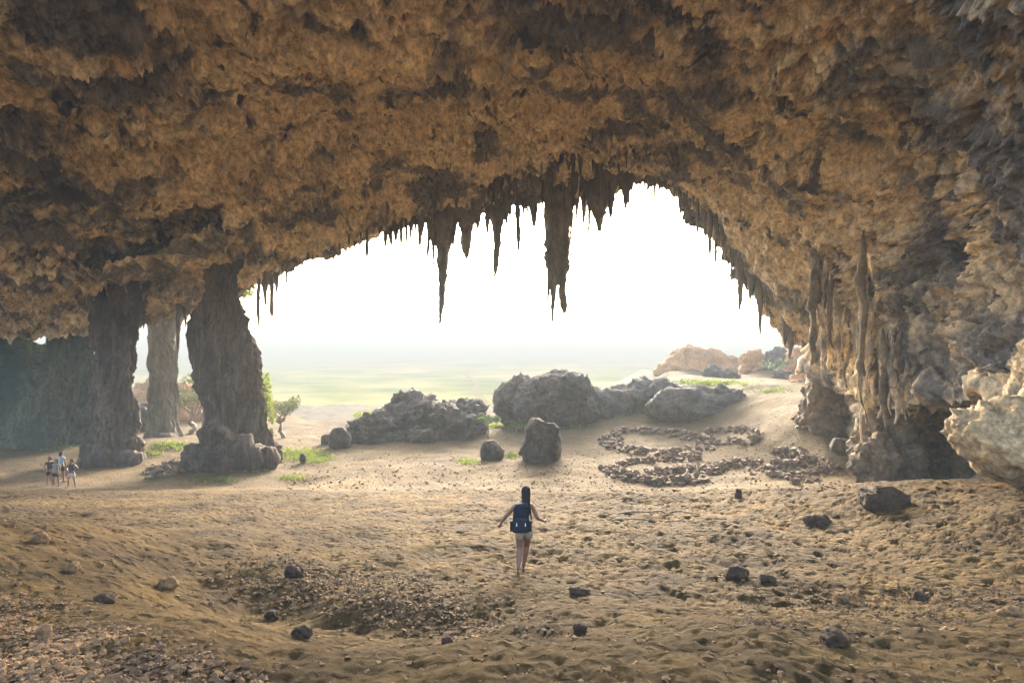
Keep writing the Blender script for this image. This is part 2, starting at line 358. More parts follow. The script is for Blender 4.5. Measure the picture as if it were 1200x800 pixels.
def vault_controls(us):
    cpx = sorted(COARSE); rows = []
    x1 = hermite([-300, 600, 1600], [-15, -1, 10], us)[:, 0]; k = (us + 300) / 1900
    arch = np.sin(np.clip(k, 0, 1) * math.pi)
    rows.append(np.stack([x1 * 1.25, np.full(len(us), -16.0), 4.0 + 3.5 * arch], 1))
    rows.append(np.stack([x1, np.full(len(us), 0.5), 5.5 + 4.0 * arch], 1))
    for j in range(4):
        py = hermite(cpx, [COARSE[c][j][0] for c in cpx], us)[:, 0]; d = hermite(cpx, [COARSE[c][j][1] for c in cpx], us)[:, 0]
        rows.append(np.stack([(us - CX) / F * d, d, (HY - py) / F * d], 1))
    lp = hermite([l[0] for l in LIP], [l[1:] for l in LIP], us); d = lp[:, 1]
    L = np.stack([(us - CX) / F * d, d, (HY - lp[:, 0]) / F * d], 1); rows.append(L)
    w = sstep(944, 964, us)[:, None]; dep = (0.10 + 0.9 * sstep(1036, 1092, us))[:, None]
    up = np.array([(0, 0.9, -0.05), (0, 1.9, 0.5), (0, 2.4, 1.2), (0, 2.2, 1.9), (0, 1.0, 2.4), (0, -8, 2.6)])  # outer roof kept low so sunlight reaches the added slope behind
    rec = np.array([(0.6, 0.6, -0.1), (2.0, 2.4, 0.1), (4.0, 5.0, -0.2), (6.2, 8.0, -1.4), (7.0, 9.0, -4.8), (7.2, 9.2, -9)])
    for a, b in zip(up, rec): rows.append(L + a * (1 - w) + b * w * np.concatenate([dep, dep, np.ones_like(dep)], 1))
    return np.array(rows)                                           # (13, n, 3)

def rock_relief(p, s=1.0):
    """inward relief of weathered cave limestone in metres"""
    w = warp(p, 2.6 * s, 0.9 * s)
    big = fbm(p / (10 * s), 3) * 1.0
    mid = ridged(w / (3.6 * s), 4, 0.55) * 0.27
    q = w * np.array([1, 1, 0.55])
    scal = np.abs(perlin(q / (0.95 * s))) + 0.5 * np.abs(perlin(q / (0.45 * s) + 9)) + 0.28 * np.abs(perlin(q / (0.22 * s) + 31))
    pm = sstep(-0.15, 0.35, fbm(p / (5 * s) + 50, 3))
    pit = 1 - sstep(0.10, 0.5, worley(w / (1.5 * s)))
    pit2 = 1 - sstep(0.1, 0.45, worley(q / (0.55 * s) + 20))
    fine = fbm(p / (0.20 * s), 2, 0.6) * 0.07
    st = (fbm(w / (1.9 * s) + 44, 4, 0.62) + 2) * 3.2; fr = st - np.floor(st); terr = np.floor(st) + sstep(0.55, 0.95, fr)
    st2 = (fbm(w / (0.7 * s) + 144, 3, 0.62) + 2) * 2.6; terr2 = np.floor(st2) + sstep(0.5, 0.95, st2 - np.floor(st2))
    hm_ = sstep(0.25, 0.5, fbm(w / (3.2 * s) + 91, 3)) * sstep(-0.2, 0.3, fbm(p / (9 * s) + 15, 2))
    rg = 0.45 + 0.9 * sstep(-0.3, 0.4, fbm(p / (6.5 * s) + 201, 2))
    scal = scal * rg; terr = 6.4 + (terr - 6.4) * rg; terr2 = 5.2 + (terr2 - 5.2) * rg
    pit3 = (1 - sstep(0.16, 0.34, worley(w / (0.8 * s) + 77))) * sstep(-0.25, 0.25, fbm(p / (3.0 * s) + 88, 2))
    sc1 = worley(w / (0.62 * s) + 5) - 0.5; sc2 = worley(warp(p, 0.5 * s, 0.18 * s, 1) / (0.29 * s) + 15) - 0.5
    crust = 0.50 * sc1 + 0.32 * sc2
    return s * (big + mid - 0.42 * scal + crust * (0.5 + 0.6 * rg) - 0.9 * pit * pm - 0.22 * pit2 - 0.55 * pit3 - 0.5 * hm_ + fine * 1.3 + 0.14 * (terr - 6.4) + 0.06 * (terr2 - 5.2)), pit * pm

def build_vault():
    us = np.concatenate([np.linspace(-300, -24, 60), np.linspace(-22, 1222, 840), np.linspace(1226, 1600, 50)])
    C = vault_controls(us)
    tc = np.arange(13.0)
    t = np.concatenate([np.linspace(VAULT_START, 3, 130)[:-1], np.linspace(3, 4, 110)[:-1], np.linspace(4, 5, 100)[:-1],
                        np.linspace(5, 6, 120)[:-1], np.linspace(6, 8, 50)[:-1], np.linspace(8, 12, 40)])
    P = hermite(tc, C.reshape(13, -1), t).reshape(len(t), len(us), 3)
    n = grid_normals(P); sh = P.shape
    c = np.array([0, 14, 2.0]); flip = np.sign(np.sum(n[200] * (c - P[200]), 1).mean()); n = n * flip
    p = P.reshape(-1, 3).astype(np.float32)
    D, pit = rock_relief(p)
    nr = np.where(p[:, 1] < 19)[0]; Dn, _ = rock_relief(p[nr], 0.55); k_ = sstep(19, 13, p[nr, 1]); D[nr] = D[nr] * (1 - k_) + (Dn * 1.15 + 0.5 * fbm(p[nr] / 10, 3)) * k_
    T = np.repeat(t[:, None], len(us), 1).ravel(); U = np.repeat(us[None, :], len(t), 0).ravel()
    fade = 0.38 + 0.62 * sstep(0, 0.9, np.abs(T - 6))
    # cauliflower flowstone hanging on the right wall
    rw = sstep(940, 1060, U) * sstep(2.6, 3.6, T) * (1 - sstep(7.5, 9, T))
    q = warp(p, 0.8, 0.35) * np.array([1.5, 1.5, 0.75])
    D = D + rw * (0.30 * ridged(q, 3) - 0.25)
    fl = sstep(935, 970, U) * (1 - sstep(1050, 1090, U)) * sstep(4.0, 4.8, T) * (1 - sstep(6.5, 8, T))
    D = D + fl * 0.7 * (ridged(warp(p, 1.5, 0.3) * np.array([1.3, 1.3, 0.16]), 3) - 0.4)
    D = D * fade - 0.35
    out = p + n.reshape(-1, 3) * D[:, None]
    # drip relief: ridges pulled straight down near the mouth
    dr = np.clip(ridged(p * np.array([1.1, 0.9, 0.12]) + 3, 3) - 0.55, 0, 2)
    out[:, 2] -= dr * 0.55 * sstep(4.2, 5.6, T) * (1 - sstep(6.3, 7.2, T))
    me = np_mesh('cave_ceiling', out, grid_faces(len(t), len(us)))
    o = add('cave_ceiling', me, M_CEIL, kind='structure')
    return o, us, t, out.reshape(sh)
VAULT, VU, VT, VP = build_vault()
ROWL = int(np.argmin(np.abs(VT - 6)))
def lip_point(px, back=0.0):
    i = int(np.argmin(np.abs(VU - px))); j = int(np.argmin(np.abs(VT - (6 - back)))); return Vector(VP[j, i])

# ------------------------------------------------------------------ tubes: stalactites, columns
def tube_mesh(name, pts, rad, nseg=14, seed=0, flute=0.25, fine=0.08, squash=1.0, twist=0.0, fr=1.0):
    pts = np.asarray(pts, float); rad = np.asarray(rad, float); n = len(pts)
    a = np.linspace(0, 2 * math.pi, nseg, endpoint=False)
    ring = np.stack([np.cos(a), np.sin(a) * squash, 0 * a], 1)
    P = pts[:, None, :] + rad[:, None, None] * ring[None]
    f = P.reshape(-1, 3); R = np.repeat(rad, nseg)
    k = 1 + flute * fbm(f * np.array([1, 1, 0.18]) / (0.55 * fr) + seed * 7.7, 3) + fine * fbm(f / (0.25 * fr) + seed, 3)
    f = np.repeat(pts, nseg, 0) + (f - np.repeat(pts, nseg, 0)) * k[:, None]
    F4 = grid_faces(n, nseg, True)
    tip = len(f); f = np.vstack([f, pts[-1:] + (pts[-1:] - pts[-2:-1]) * 0.3, pts[:1]])
    b = (n - 1) * nseg
    caps = [(b + i, b + (i + 1) % nseg, tip, tip) for i in range(nseg)] + [((i + 1) % nseg, i, tip + 1, tip + 1) for i in range(nseg)]
    faces = [tuple(q) for q in F4] + [c[:3] for c in caps]
    me = bpy.data.meshes.new(name); me.from_pydata([tuple(v) for v in f], [], faces); me.validate()
    me.polygons.foreach_set('use_smooth', [True] * len(me.polygons)); me.update(); return me

def stalactite(px, tip_py, w, d=None, top_py=None, bend=0.0, prof=None, label=None, lump=0.0, back=0.0):
    r = lip_point(px, back); d = d or r.y + random.uniform(-0.3, 0.5)
    top = r.z + 1.2 if top_py is None else (HY - top_py) / F * d
    tip = (HY - tip_py) / F * d; x0 = (px - CX) / F * d
    L = max(top - tip, 0.4); n = max(10, int(L / 0.16)); s = np.linspace(0, 1, n); sd_ = random.random() * 40
    wr = w / 2 / F * d
    rad = wr * (np.interp(s, *zip(*prof)) if prof else (1 - s) ** 0.8 * 0.92 + 0.1)
    if lump: rad = rad * (1 + lump * fbm(np.stack([s * L * 1.3, s * 0 + sd_, s * 0], 1), 2))
    bx = bend / F * d * s ** 2 + 0.05 * perlin(np.stack([s * L * 0.7, s * 0 + sd_, s * 0 + 4], 1))
    pts = np.stack([x0 + bx, np.full(n, d) + 0.05 * np.sin(s * 7 + sd_), top - s * L], 1)
    return add('stalactite', tube_mesh('stalactite', pts, rad, 18 if w > 9 else 9, int(sd_), 0.5, 0.3, 0.8), M_STAL, VAULT, label=label)

BIG = [  # px, tip row, width, top row, bend, profile, label
    (520, 380, 22, 225, -4, [(0, 1), (.25, .95), (.45, .55), (.7, .38), (.88, .25), (1, .1)], 'longest slender stalactite left of centre, dark grey'),
    (509, 320, 9, 240, -2, None, None), (503, 316, 6, 240, -3, None, None), (514, 312, 5, 250, -2, None, None),
    (546, 303, 24, 215, 1, [(0, 1), (.4, .95), (.7, .6), (.9, .3), (1, .1)], None),
    (584, 324, 30, 190, -4, [(0, 1), (.3, .8), (.5, .45), (.75, .3), (1, .1)], 'broad topped stalactite tapering to a thin crooked tip'),
    (607, 300, 8, 225, 1, [(0, 1), (.5, .6), (.8, .6), (1, .15)], None), (613, 268, 5, 225, 0, None, None), (618, 262, 4, 225, 0, None, None), (598, 272, 5, 215, 0, None, None),
    (654, 334, 27, 185, 0, [(0, 1), (.35, .98), (.62, .85), (.7, .9), (.85, .75), (1, .5)], 'thickest stalactite right of centre with forked tip'),
    (640, 300, 8, 200, 1, None, None), (645, 335, 9, 240, 0, None, None), (666, 322, 9, 220, -2, None, None), (662, 340, 8, 250, -1, None, None), (651, 352, 8, 260, 0, None, None),
    (648, 379, 9, 300, -1, [(0, 1), (.4, .8), (.8, .45), (1, .3)], None), (659, 366, 10, 305, 2, [(0, 1), (.5, .7), (.85, .75), (1, .3)], None), (644, 358, 7, 305, -3, None, None),
    (670, 289, 9, 200, -2, None, None), (676, 265, 8, 200, 0, None, None), (690, 274, 7, 205, 0, [(0, 1), (.5, .6), (.85, .5), (1, .2)], None),
    (702, 271, 32, 175, 0, [(0, 1), (.45, .85), (.7, .55), (.85, .3), (1, .15)], 'wide blunt stalactite with narrow tip under crown of arch'),
    (733, 244, 24, 170, 0, [(0, 1), (.5, .75), (.8, .35), (1, .12)], None), (737, 255, 4, 215, 0, None, None),
    (530, 286, 24, 205, 1, None, None), (560, 268, 20, 195, 0, None, None), (572, 276, 14, 190, -1, None, None), (626, 268, 18, 180, 0, None, None), (640, 280, 14, 180, 0, None, None), (684, 262, 16, 175, 0, None, None), (716, 256, 18, 170, 0, None, None), (492, 292, 14, 215, 0, None, None), (594, 262, 16, 185, 0, None, None), (668, 262, 16, 180, 0, None, None),
    (430, 309, 4, 262, 0, [(0, .4), (.4, .6), (.6, 1), (1, .2)], None),
    (452, 290, 9, 250, 0, None, None), (458, 292, 8, 250, 0, None, None), (464, 300, 6, 250, 0, None, None), (470, 301, 5, 250, 0, None, None), (476, 294, 7, 250, 1, None, None), (481, 288, 6, 250, 1, None, None),
    (303, 382, 6, 318, 0, [(0, 1), (.5, .8), (.8, .8), (1, .2)], None), (318, 371, 7, 310, 1, [(0, 1), (.5, .6), (.9, .6), (1, .3)], None), (311, 357, 14, 300, 0, None, None), (324, 345, 10, 300, 0, None, None), (336, 340, 5, 290, 0, None, None),
    (209, 412, 8, 352, 0, None, None), (217, 385, 6, 352, 0, None, None), (168, 385, 5, 360, 0, None, None),
    (747, 233, 3, 190, 0, None, None), (756, 230, 3, 190, 0, None, None), (767, 229, 5, 190, 0, None, None), (773, 236, 3, 192, 0, None, None), (781, 235, 3, 200, 0, None, None), (790, 238, 3, 205, 0, None, None),
    (797, 258, 6, 205, 0, None, None), (817, 283, 4, 230, 0, None, None), (826, 283, 6, 240, 0, None, None), (832, 304, 6, 245, -1, None, None), (839, 311, 5, 255, -1, None, None), (850, 299, 4, 270, 0, None, None),
    (858, 329, 5, 280, -1, None, None), (868, 356, 9, 300, -2, None, None), (879, 347, 7, 315, 0, None, None), (891, 382, 9, 330, 0, None, 'slim pointed stalactite hanging from right limb of arch'),
    (926, 411, 12, 370, -1, None, None), (920, 396, 8, 370, 0, None, None), (942, 409, 8, 380, 1, None, None), (952, 405, 6, 385, 0, None, None)]
for px, tip, w, top, bend, prof, lab in BIG:
    stalactite(px, tip + (9 if px > 740 else 0), w * (1.25 if px > 740 else 1.1), None, top, bend, prof, lab, 0.22)
for k in range(150):                                                 # the fringe along the lip
    px = random.uniform(330, 905); lp = float(hermite([l[0] for l in LIP], [l[1] for l in LIP], np.array([px]))[0, 0])
    stalactite(px, lp + random.uniform(6, 20), random.uniform(3, 8), None, lp - 22, random.uniform(-1, 1), None, None, 0.3)
for k in range(60):                                                  # curtains hanging a little further in
    px = random.gauss(610, 75); bk = random.uniform(0.1, 0.75); r = lip_point(px, bk)
    py = HY - r.z / r.y * F
    stalactite(px, py + random.uniform(8, 30), random.uniform(5, 14), r.y, py - 14, 0, None, None, 0.3, bk)

def pillar_part(name, prof, d, mat, parent, seed, squash=0.9, nseg=180, amp=0.23, rows=220):
    """prof: (py, left px, right px) rows from top to bottom, the silhouette of a rock column at distance d"""
    pr = np.array(prof, float); s = np.linspace(pr[0, 0], pr[-1, 0], rows); lr = hermite(pr[:, 0], pr[:, 1:], s)
    cx = ((lr[:, 0] + lr[:, 1]) / 2 - CX) / F * d; rx = (lr[:, 1] - lr[:, 0]) / 2 / F * d; z = (HY - s) / F * d
    a = np.linspace(0, 2 * math.pi, nseg, endpoint=False)
    P = np.stack([cx[:, None] + rx[:, None] * np.cos(a), d + rx[:, None] * squash * np.sin(a), np.repeat(z[:, None], nseg, 1)], -1)
    nrm = np.stack([np.cos(a), np.sin(a), 0 * a], 1); nrm = np.repeat(nrm[None], rows, 0).reshape(-1, 3)
    p = P.reshape(-1, 3); q = warp(p, 2.5, 0.5) * np.array([1, 1, 0.16])
    D = amp * (1.7 * ridged(q / 1.1 + seed, 3) - 1.1 + 1.1 * fbm(p / 2.2 + seed, 3) - 0.8 * np.abs(perlin(q * 2.4 + 5)) - 0.5 * np.abs(perlin(p / 0.35)) + 0.35 * fbm(p / 0.25, 2))
    D -= amp * 1.6 * (1 - sstep(0.1, 0.5, worley(p * np.array([1, 1, .5]) / 1.2 + seed)))
    D -= amp * 0.75
    return add(name, np_mesh(name, p + nrm * D[:, None], grid_faces(rows, nseg, True)), mat, parent)

# unit icospheres for rocks
_ICO = {}
def ico(sub):
    if sub not in _ICO:
        bm = bmesh.new(); bmesh.ops.create_icosphere(bm, subdivisions=sub, radius=1.0)
        _ICO[sub] = (np.array([v.co for v in bm.verts]), np.array([[v.index for v in f.verts] for f in bm.faces])); bm.free()
    return _ICO[sub]

def rock_mesh(name, size, seed, sub=5, amp=0.22, box=0.0, strata=0.0, shape=None, detail=1.0, facet=0.75):
    """a weathered rock of half extents size, origin at its centre"""
    u, f = ico(sub); size = np.array(size, float); m = size.mean()
    fr_ = np.random.RandomState(int(seed * 7 + 3) % 99991); pn = fr_.normal(size=(22, 3)); pn /= np.linalg.norm(pn, axis=1)[:, None]
    rr = np.min(fr_.uniform(0.74, 1.0, 22)[None, :] / np.maximum(u @ pn.T, 0.05), axis=1); rr = np.clip(rr, 0, 1.15)
    c = u * (1 - facet + facet * rr / rr.mean() * 0.95)[:, None]
    if box: c = np.sign(c) * np.abs(c) ** (1 - box * 0.6)
    p = c * size
    if shape is not None: p = shape(p, size)
    q = p + seed * 13.7
    nn = u / size; nn = nn / np.linalg.norm(nn, axis=1)[:, None]
    D = amp * m * (fbm(q / (1.1 * m), 3) * 0.9 + 0.55 * (ridged(q / (0.7 * m), 3) - 0.6) - 0.6 * np.abs(perlin(q / (0.28 * m))) * detail
                   + 0.26 * fbm(q / (0.11 * m), 3, 0.6) * detail)
    if m > 0.9 and detail: D = D + 0.15 * (ridged(warp(q, 0.9, 0.3) / 0.8, 5, 0.62) - 0.8) - 0.12 * (1 - sstep(0.08, 0.4, worley(q / 0.7)))
    if strata: D = D + strata * m * ridged(np.stack([q[:, 0] * 0.15, q[:, 1] * 0.15, q[:, 2] * 1.2], 1) / (0.3 * m), 2) * 0.2
    return np_mesh(name, p + nn * D[:, None], f)

def rock(name, px0, px1, py0, py1, d, seed, mat, parent=None, label=None, cat=None, sub=5, amp=0.22, depth=0.8, box=0.15, strata=0.0, sink=0.12, tilt=0.0, group=None, detail=1.0, facet=0.75):
    """a rock filling the photograph box px0..px1, py0..py1 at distance d"""
    w = (px1 - px0) / F * d; h = (py1 - py0) / F * d
    hz = h * (1 + sink) / 2; size = (w / 2 * 0.95, w / 2 * depth, hz * 0.98)
    o = add(name, rock_mesh(name, size, seed, sub, amp, box, strata, None, detail, facet), mat, parent, None, label, cat, group)
    c = Vector((((px0 + px1) / 2 - CX) / F * d, d, (HY - py0) / F * d - hz))
    o.location = c - (parent.location if parent else Vector((0, 0, 0))); o.rotation_euler = (0, tilt, 0)
    return o

# big flared column
b = at(275, 545, 38); t = thing('rock_column', (b.x, b.y, ground_at(b.x, b.y)), 'massive flared rock column standing on boulders left of the cave mouth', 'rock column')
def world_part(o, root): o.location = -root.location; return o
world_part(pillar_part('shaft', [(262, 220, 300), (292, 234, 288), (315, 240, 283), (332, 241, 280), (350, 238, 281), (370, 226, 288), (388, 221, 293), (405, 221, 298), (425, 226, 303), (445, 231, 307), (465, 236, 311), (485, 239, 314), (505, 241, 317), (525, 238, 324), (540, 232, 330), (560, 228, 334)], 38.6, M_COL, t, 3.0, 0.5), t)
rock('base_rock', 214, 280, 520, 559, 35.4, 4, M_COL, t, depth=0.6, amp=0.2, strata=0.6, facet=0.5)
rock('base_rock', 234, 272, 496, 525, 35.6, 5, M_COL, t, depth=0.8, sub=4)
rock('base_rock', 284, 312, 520, 548, 35.6, 6, M_COL, t, depth=0.8, sub=4)
rock('base_rock', 304, 328, 524, 548, 36.2, 7, M_COL, t, depth=0.8, sub=4)
rock('base_rock', 266, 298, 508, 545, 35.3, 8, M_COL, t, depth=0.8, sub=4)
# slender column behind
b = at(192, 514, 49); t = thing('rock_column', (b.x, b.y, ground_at(b.x, b.y)), 'slender pale rock column between the two darker columns', 'rock column')
world_part(pillar_part('shaft', [(352, 164, 222), (368, 172, 214), (382, 176, 209), (410, 175, 208), (440, 174, 207), (470, 174, 207), (495, 173, 208), (512, 170, 212), (525, 168, 216)], 49, M_MID, t, 8.0, nseg=90, amp=0.13), t)
rock('base_rock', 176, 210, 506, 524, 47.6, 14, M_COL, t, depth=0.6, sub=4)
# left column
b = at(134, 545, 38); t = thing('rock_column', (b.x, b.y, ground_at(b.x, b.y)), 'thick dark fluted rock column nearest to the group of hikers', 'rock column')
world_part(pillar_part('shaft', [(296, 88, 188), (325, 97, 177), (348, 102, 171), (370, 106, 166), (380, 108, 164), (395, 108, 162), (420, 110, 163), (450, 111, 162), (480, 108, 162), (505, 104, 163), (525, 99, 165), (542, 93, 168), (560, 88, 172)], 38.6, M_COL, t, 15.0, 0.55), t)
rock('base_rock', 94, 134, 520, 552, 37.2, 24, M_COL, t, depth=0.7, sub=4)
rock('base_rock', 126, 168, 526, 550, 37.6, 25, M_COL, t, depth=0.6, sub=4)

# green wall of the side chamber on the left, with a ragged top
def side_wall():
    us = np.linspace(-190, 112, 330); top = hermite([-200, -60, 0, 22, 32, 52, 62, 80, 112], [370, 375, 372, 380, 399, 396, 378, 372, 366], us)[:, 0]
    k = np.linspace(0, 1, 200)[:, None]
    dd = 47 + 2.5 * np.sin((us + 190) / 60)[None, :] - 2.0 * k + 1.6 * sstep(40, 110, us)[None, :]
    py = top[None, :] + (545 - top[None, :]) * k
    P = np.stack([(us[None, :] - CX) / F * dd, dd, (HY - py) / F * dd], -1); n = grid_normals(P)
    n = n * np.sign((n[..., 1] * -1).mean()); p = P.reshape(-1, 3).astype(np.float32)
    D, _ = rock_relief(p * np.array([1, 1, 0.6]), 0.7)
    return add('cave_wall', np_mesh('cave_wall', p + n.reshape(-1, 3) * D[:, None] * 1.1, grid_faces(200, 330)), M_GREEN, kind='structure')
side_wall()

# ------------------------------------------------------------------ right-hand rocks
def hanging_drape(pxs, top, tips, d, lab, seed):
    root = thing('flowstone_drapery', at(np.mean(pxs), top, d), lab, 'flowstone')
    for k, (px, tp) in enumerate(zip(pxs, tips)):
        dd = d + 0.8 * math.sin(k * 2.3 + seed); s = np.linspace(0, 1, 36); L = (tp - top) / F * dd; x0 = (px - CX) / F * dd
        rad = (0.145 + 0.07 * math.sin(k * 1.7)) * (1 - 0.65 * s ** 2.2) * np.clip(0.1 + s * 4, 0, 1) * dd / 30
        wob = lambda o: fbm(np.stack([s * L * 0.45, 0 * s + k * 3.3 + seed, 0 * s + o], 1), 3)
        rad = rad * (1 + 0.45 * wob(9.5)); pts = np.stack([x0 + 0.24 * wob(1.5), np.full(36, dd + 0.25) + 0.3 * wob(5.5), (HY - top) / F * dd - s * L], 1)
        world_part(add('drip', tube_mesh('drip', pts, rad, 16, k + seed, 0.8, 0.35, 0.9, fr=0.7), M_LEDGE if k % 4 == 1 else M_CEIL, root), root)
hanging_drape([956 + k * 2.4 for k in range(24)], 296, [408 + 18 * math.sin(k * 1.9) + k * 1.9 for k in range(24)], 31, 'pleated tan flowstone curtain on the right wall near the mouth', 3)
hanging_drape([1010, 1014, 1018, 1022, 1026, 1030, 1016, 1021, 1025], 262, [468, 500, 520, 490, 470, 505, 530, 545, 515], 26.5, 'dark twisted flowstone ropes reaching the ledge at right', 9)
hanging_drape([1034 + 4.6 * k for k in range(12)], 385, [490 + 14 * math.sin(k * 2.1) - k * 1.2 for k in range(12)], 25.2, 'short knobbly flowstone fringe over the dark recess', 14)
b = at(1032, 556, 26); t = thing('rock_ledge', (b.x, b.y, ground_at(b.x, b.y)), 'broken knobbly rock ledge at foot of right wall', 'rock')
for k, (a0, a1, c0, c1, dd) in enumerate([(1004, 1046, 490, 540, 27), (1030, 1072, 484, 556, 27), (1000, 1032, 516, 556, 26), (1018, 1056, 512, 562, 25.4), (1046, 1086, 522, 562, 26), (1010, 1030, 480, 505, 27.2)]):
    rock('boulder', a0, a1, c0, c1, dd, 130 + k, M_LEDGE, t, sub=5, amp=0.36, depth=0.8, sink=0.25, facet=0.9)
rock('rock_ledge', 942, 1014, 436, 494, 37, 32, M_LEDGE, None, 'tan rock shelf behind the flowstone at upper right of sandy slope', 'rock', amp=0.3, depth=0.7, sink=0.3, facet=0.4)
rock('boulder', 974, 998, 513, 528, 31, 33, M_GREY, None, 'small dark boulder by left end of the right rock ledge', 'boulder', sub=4, sink=0.4)
o = rock('rock_bulge', 1136, 1390, 464, 592, 15.5, 38, M_PALE, None, 'big pale undercut rock bulge at right edge of frame', 'rock', sub=6, amp=0.12, depth=0.6, box=0.0, sink=0.0, facet=0.2, detail=0.6)
for v in o.data.vertices: v.co.x -= 0.6 * v.co.z

# ------------------------------------------------------------------ rocks outside the mouth
b = gpt(500, 520); t = thing('rock_outcrop', b, 'low jumbled outcrop of grey boulders right of the green patch', 'rock outcrop')
for k, (a0, a1, c0, c1, dd) in enumerate([(414, 462, 486, 530, 49), (444, 505, 474, 530, 51), (462, 506, 463, 500, 53), (492, 548, 480, 528, 51), (520, 562, 474, 512, 54),
                                          (540, 566, 470, 492, 56), (418, 440, 505, 532, 47.5), (440, 475, 510, 533, 48), (470, 510, 505, 530, 48.5), (480, 498, 464, 478, 54)]):
    ww = (a1 - a0) * 0.1; rock('boulder', a0 - ww, a1 + ww, c0, c1, dd, 40 + k, M_GREY, t, sub=5, amp=0.34, depth=0.8, sink=0.15, strata=0.8, facet=0.9)
b = at(632, 495, 58); t = thing('rock_outcrop', (b.x, b.y, ground_at(b.x, b.y)), 'large rounded grey rock mound behind the two boulders', 'rock outcrop')
rock('mound', 602, 708, 437, 500, 57, 61, M_GREY, t, sub=6, amp=0.13, depth=0.8, sink=0.2)
rock('mound', 576, 664, 441, 496, 59, 62, M_GREY, t, sub=5, amp=0.17, depth=0.7, sink=0.2, tilt=0.25)
rock('mound', 684, 740, 458, 492, 59, 63, M_GREY, t, sub=4, amp=0.25, depth=0.8)
b = at(768, 485, 62); t = thing('rock_outcrop', (b.x, b.y, ground_at(b.x, b.y)), 'dark sloping rock mound above the stone enclosures', 'rock outcrop')
rock('mound', 722, 816, 441, 492, 62, 64, M_GREY, t, sub=5, amp=0.22, depth=0.7, sink=0.2, tilt=0.12)
rock('slab', 700, 750, 455, 490, 64, 65, M_GREY, t, sub=4, amp=0.25, depth=0.8)
b = at(820, 495, 55); t = thing('rock_outcrop', (b.x, b.y, ground_at(b.x, b.y)), 'long low rock slab with knobbed top behind the stone enclosures', 'rock outcrop')
rock('slab', 752, 888, 456, 500, 55, 66, M_GREY, t, sub=5, amp=0.2, depth=0.5, sink=0.0, tilt=0.05)
rock('knob', 836, 856, 450, 478, 54, 67, M_GREY, t, sub=4, amp=0.3); rock('knob', 852, 876, 458, 486, 54, 68, M_GREY, t, sub=4, amp=0.3); rock('knob', 862, 888, 468, 496, 54, 69, M_GREY, t, sub=4, amp=0.3)
rock('rocky_hill', 768, 872, 404, 466, 95, 70, M_ORANGE, None, 'orange stony hill peak rising behind the rocks at right', 'hill', sub=5, amp=0.24, depth=0.6, sink=0.5, box=0.0, tilt=-0.18)
b = at(880, 460, 72); t = thing('rock_outcrop', (b.x, b.y, ground_at(b.x, b.y)), 'cluster of tan and grey boulders right of the orange hill', 'rock outcrop')
for k, (a0, a1, c0, c1, dd, mm) in enumerate([(868, 900, 412, 450, 80, M_ORANGE), (890, 930, 410, 452, 78, M_GREY), (915, 962, 402, 462, 74, M_ORANGE), (820, 850, 430, 452, 76, M_GREY), (858, 906, 446, 470, 66, M_ORANGE),
                                              (900, 930, 432, 462, 68, M_GREY), (928, 965, 430, 468, 58, M_ORANGE), (846, 866, 434, 456, 72, M_GREY), (940, 985, 392, 450, 60, M_ORANGE)]):
    rock('boulder', a0, a1, c0, c1, dd, 80 + k, mm, t, sub=5, amp=0.3, depth=0.8, sink=0.4)
rock('boulder', 612, 659, 493, 545, 39, 90, M_GREY, None, 'tall lone boulder on the sand behind the walking woman', 'boulder', sub=5, amp=0.16, depth=0.8, box=0.3, sink=0.1)
rock('boulder', 562, 591, 515, 542, 40, 91, M_GREY, None, 'small rounded boulder left of the tall lone boulder', 'boulder', sub=5, amp=0.16, depth=0.9, box=0.25, sink=0.12)
rock('boulder', 160, 178, 470, 512, 55, 92, M_GREY, None, 'grey boulder seen between the left and slender columns', 'boulder', sub=4, amp=0.3, sink=0.2)
rock('earth_bank', 140, 262, 440, 508, 66, 93, M_ORANGE, None, 'orange earth bank behind the slender column', 'bank', sub=5, amp=0.22, depth=0.5, sink=0.4)
for k, (a0, a1, c0, c1, lab) in enumerate([(376, 390, 508, 520, 'grey stone at left of outcrop, farther of the pair on the grass'), (351, 360, 531, 541, 'small grey stone lying on the green patch'), (386, 412, 500, 524, 'loose grey boulder against left end of outcrop')]):
    g = gpt((a0 + a1) / 2, c1); rock('boulder', a0, a1, c0, c1, g.y, 95 + k, M_GREY, None, lab, 'boulder', sub=3, amp=0.25, sink=0.3)

# ------------------------------------------------------------------ stones
def hull_stone(seed, flat=0.7):
    r = random.Random(seed); bm = bmesh.new()
    for i in range(13):
        v = Vector((r.gauss(0, 1), r.gauss(0, 1), r.gauss(0, 1))).normalized() * r.uniform(0.8, 1.05)
        bm.verts.new((v.x * r.uniform(0.9, 1.1), v.y * 0.85, v.z * flat))
    bmesh.ops.convex_hull(bm, input=bm.verts[:]); 
    for v in [v for v in bm.verts if not v.link_faces]: bm.verts.remove(v)
    bmesh.ops.triangulate(bm, faces=bm.faces[:]); me = bpy.data.meshes.new('stone'); bm.to_mesh(me); bm.free(); return me
STONES = [hull_stone(k, 0.55 + 0.05 * (k % 6)) for k in range(14)]
for s_ in STONES: s_.materials.append(M_STONE)
WSTONES = [hull_stone(k + 50, 0.75) for k in range(12)]
for s_ in WSTONES: s_.materials.append(M_WSTONE)

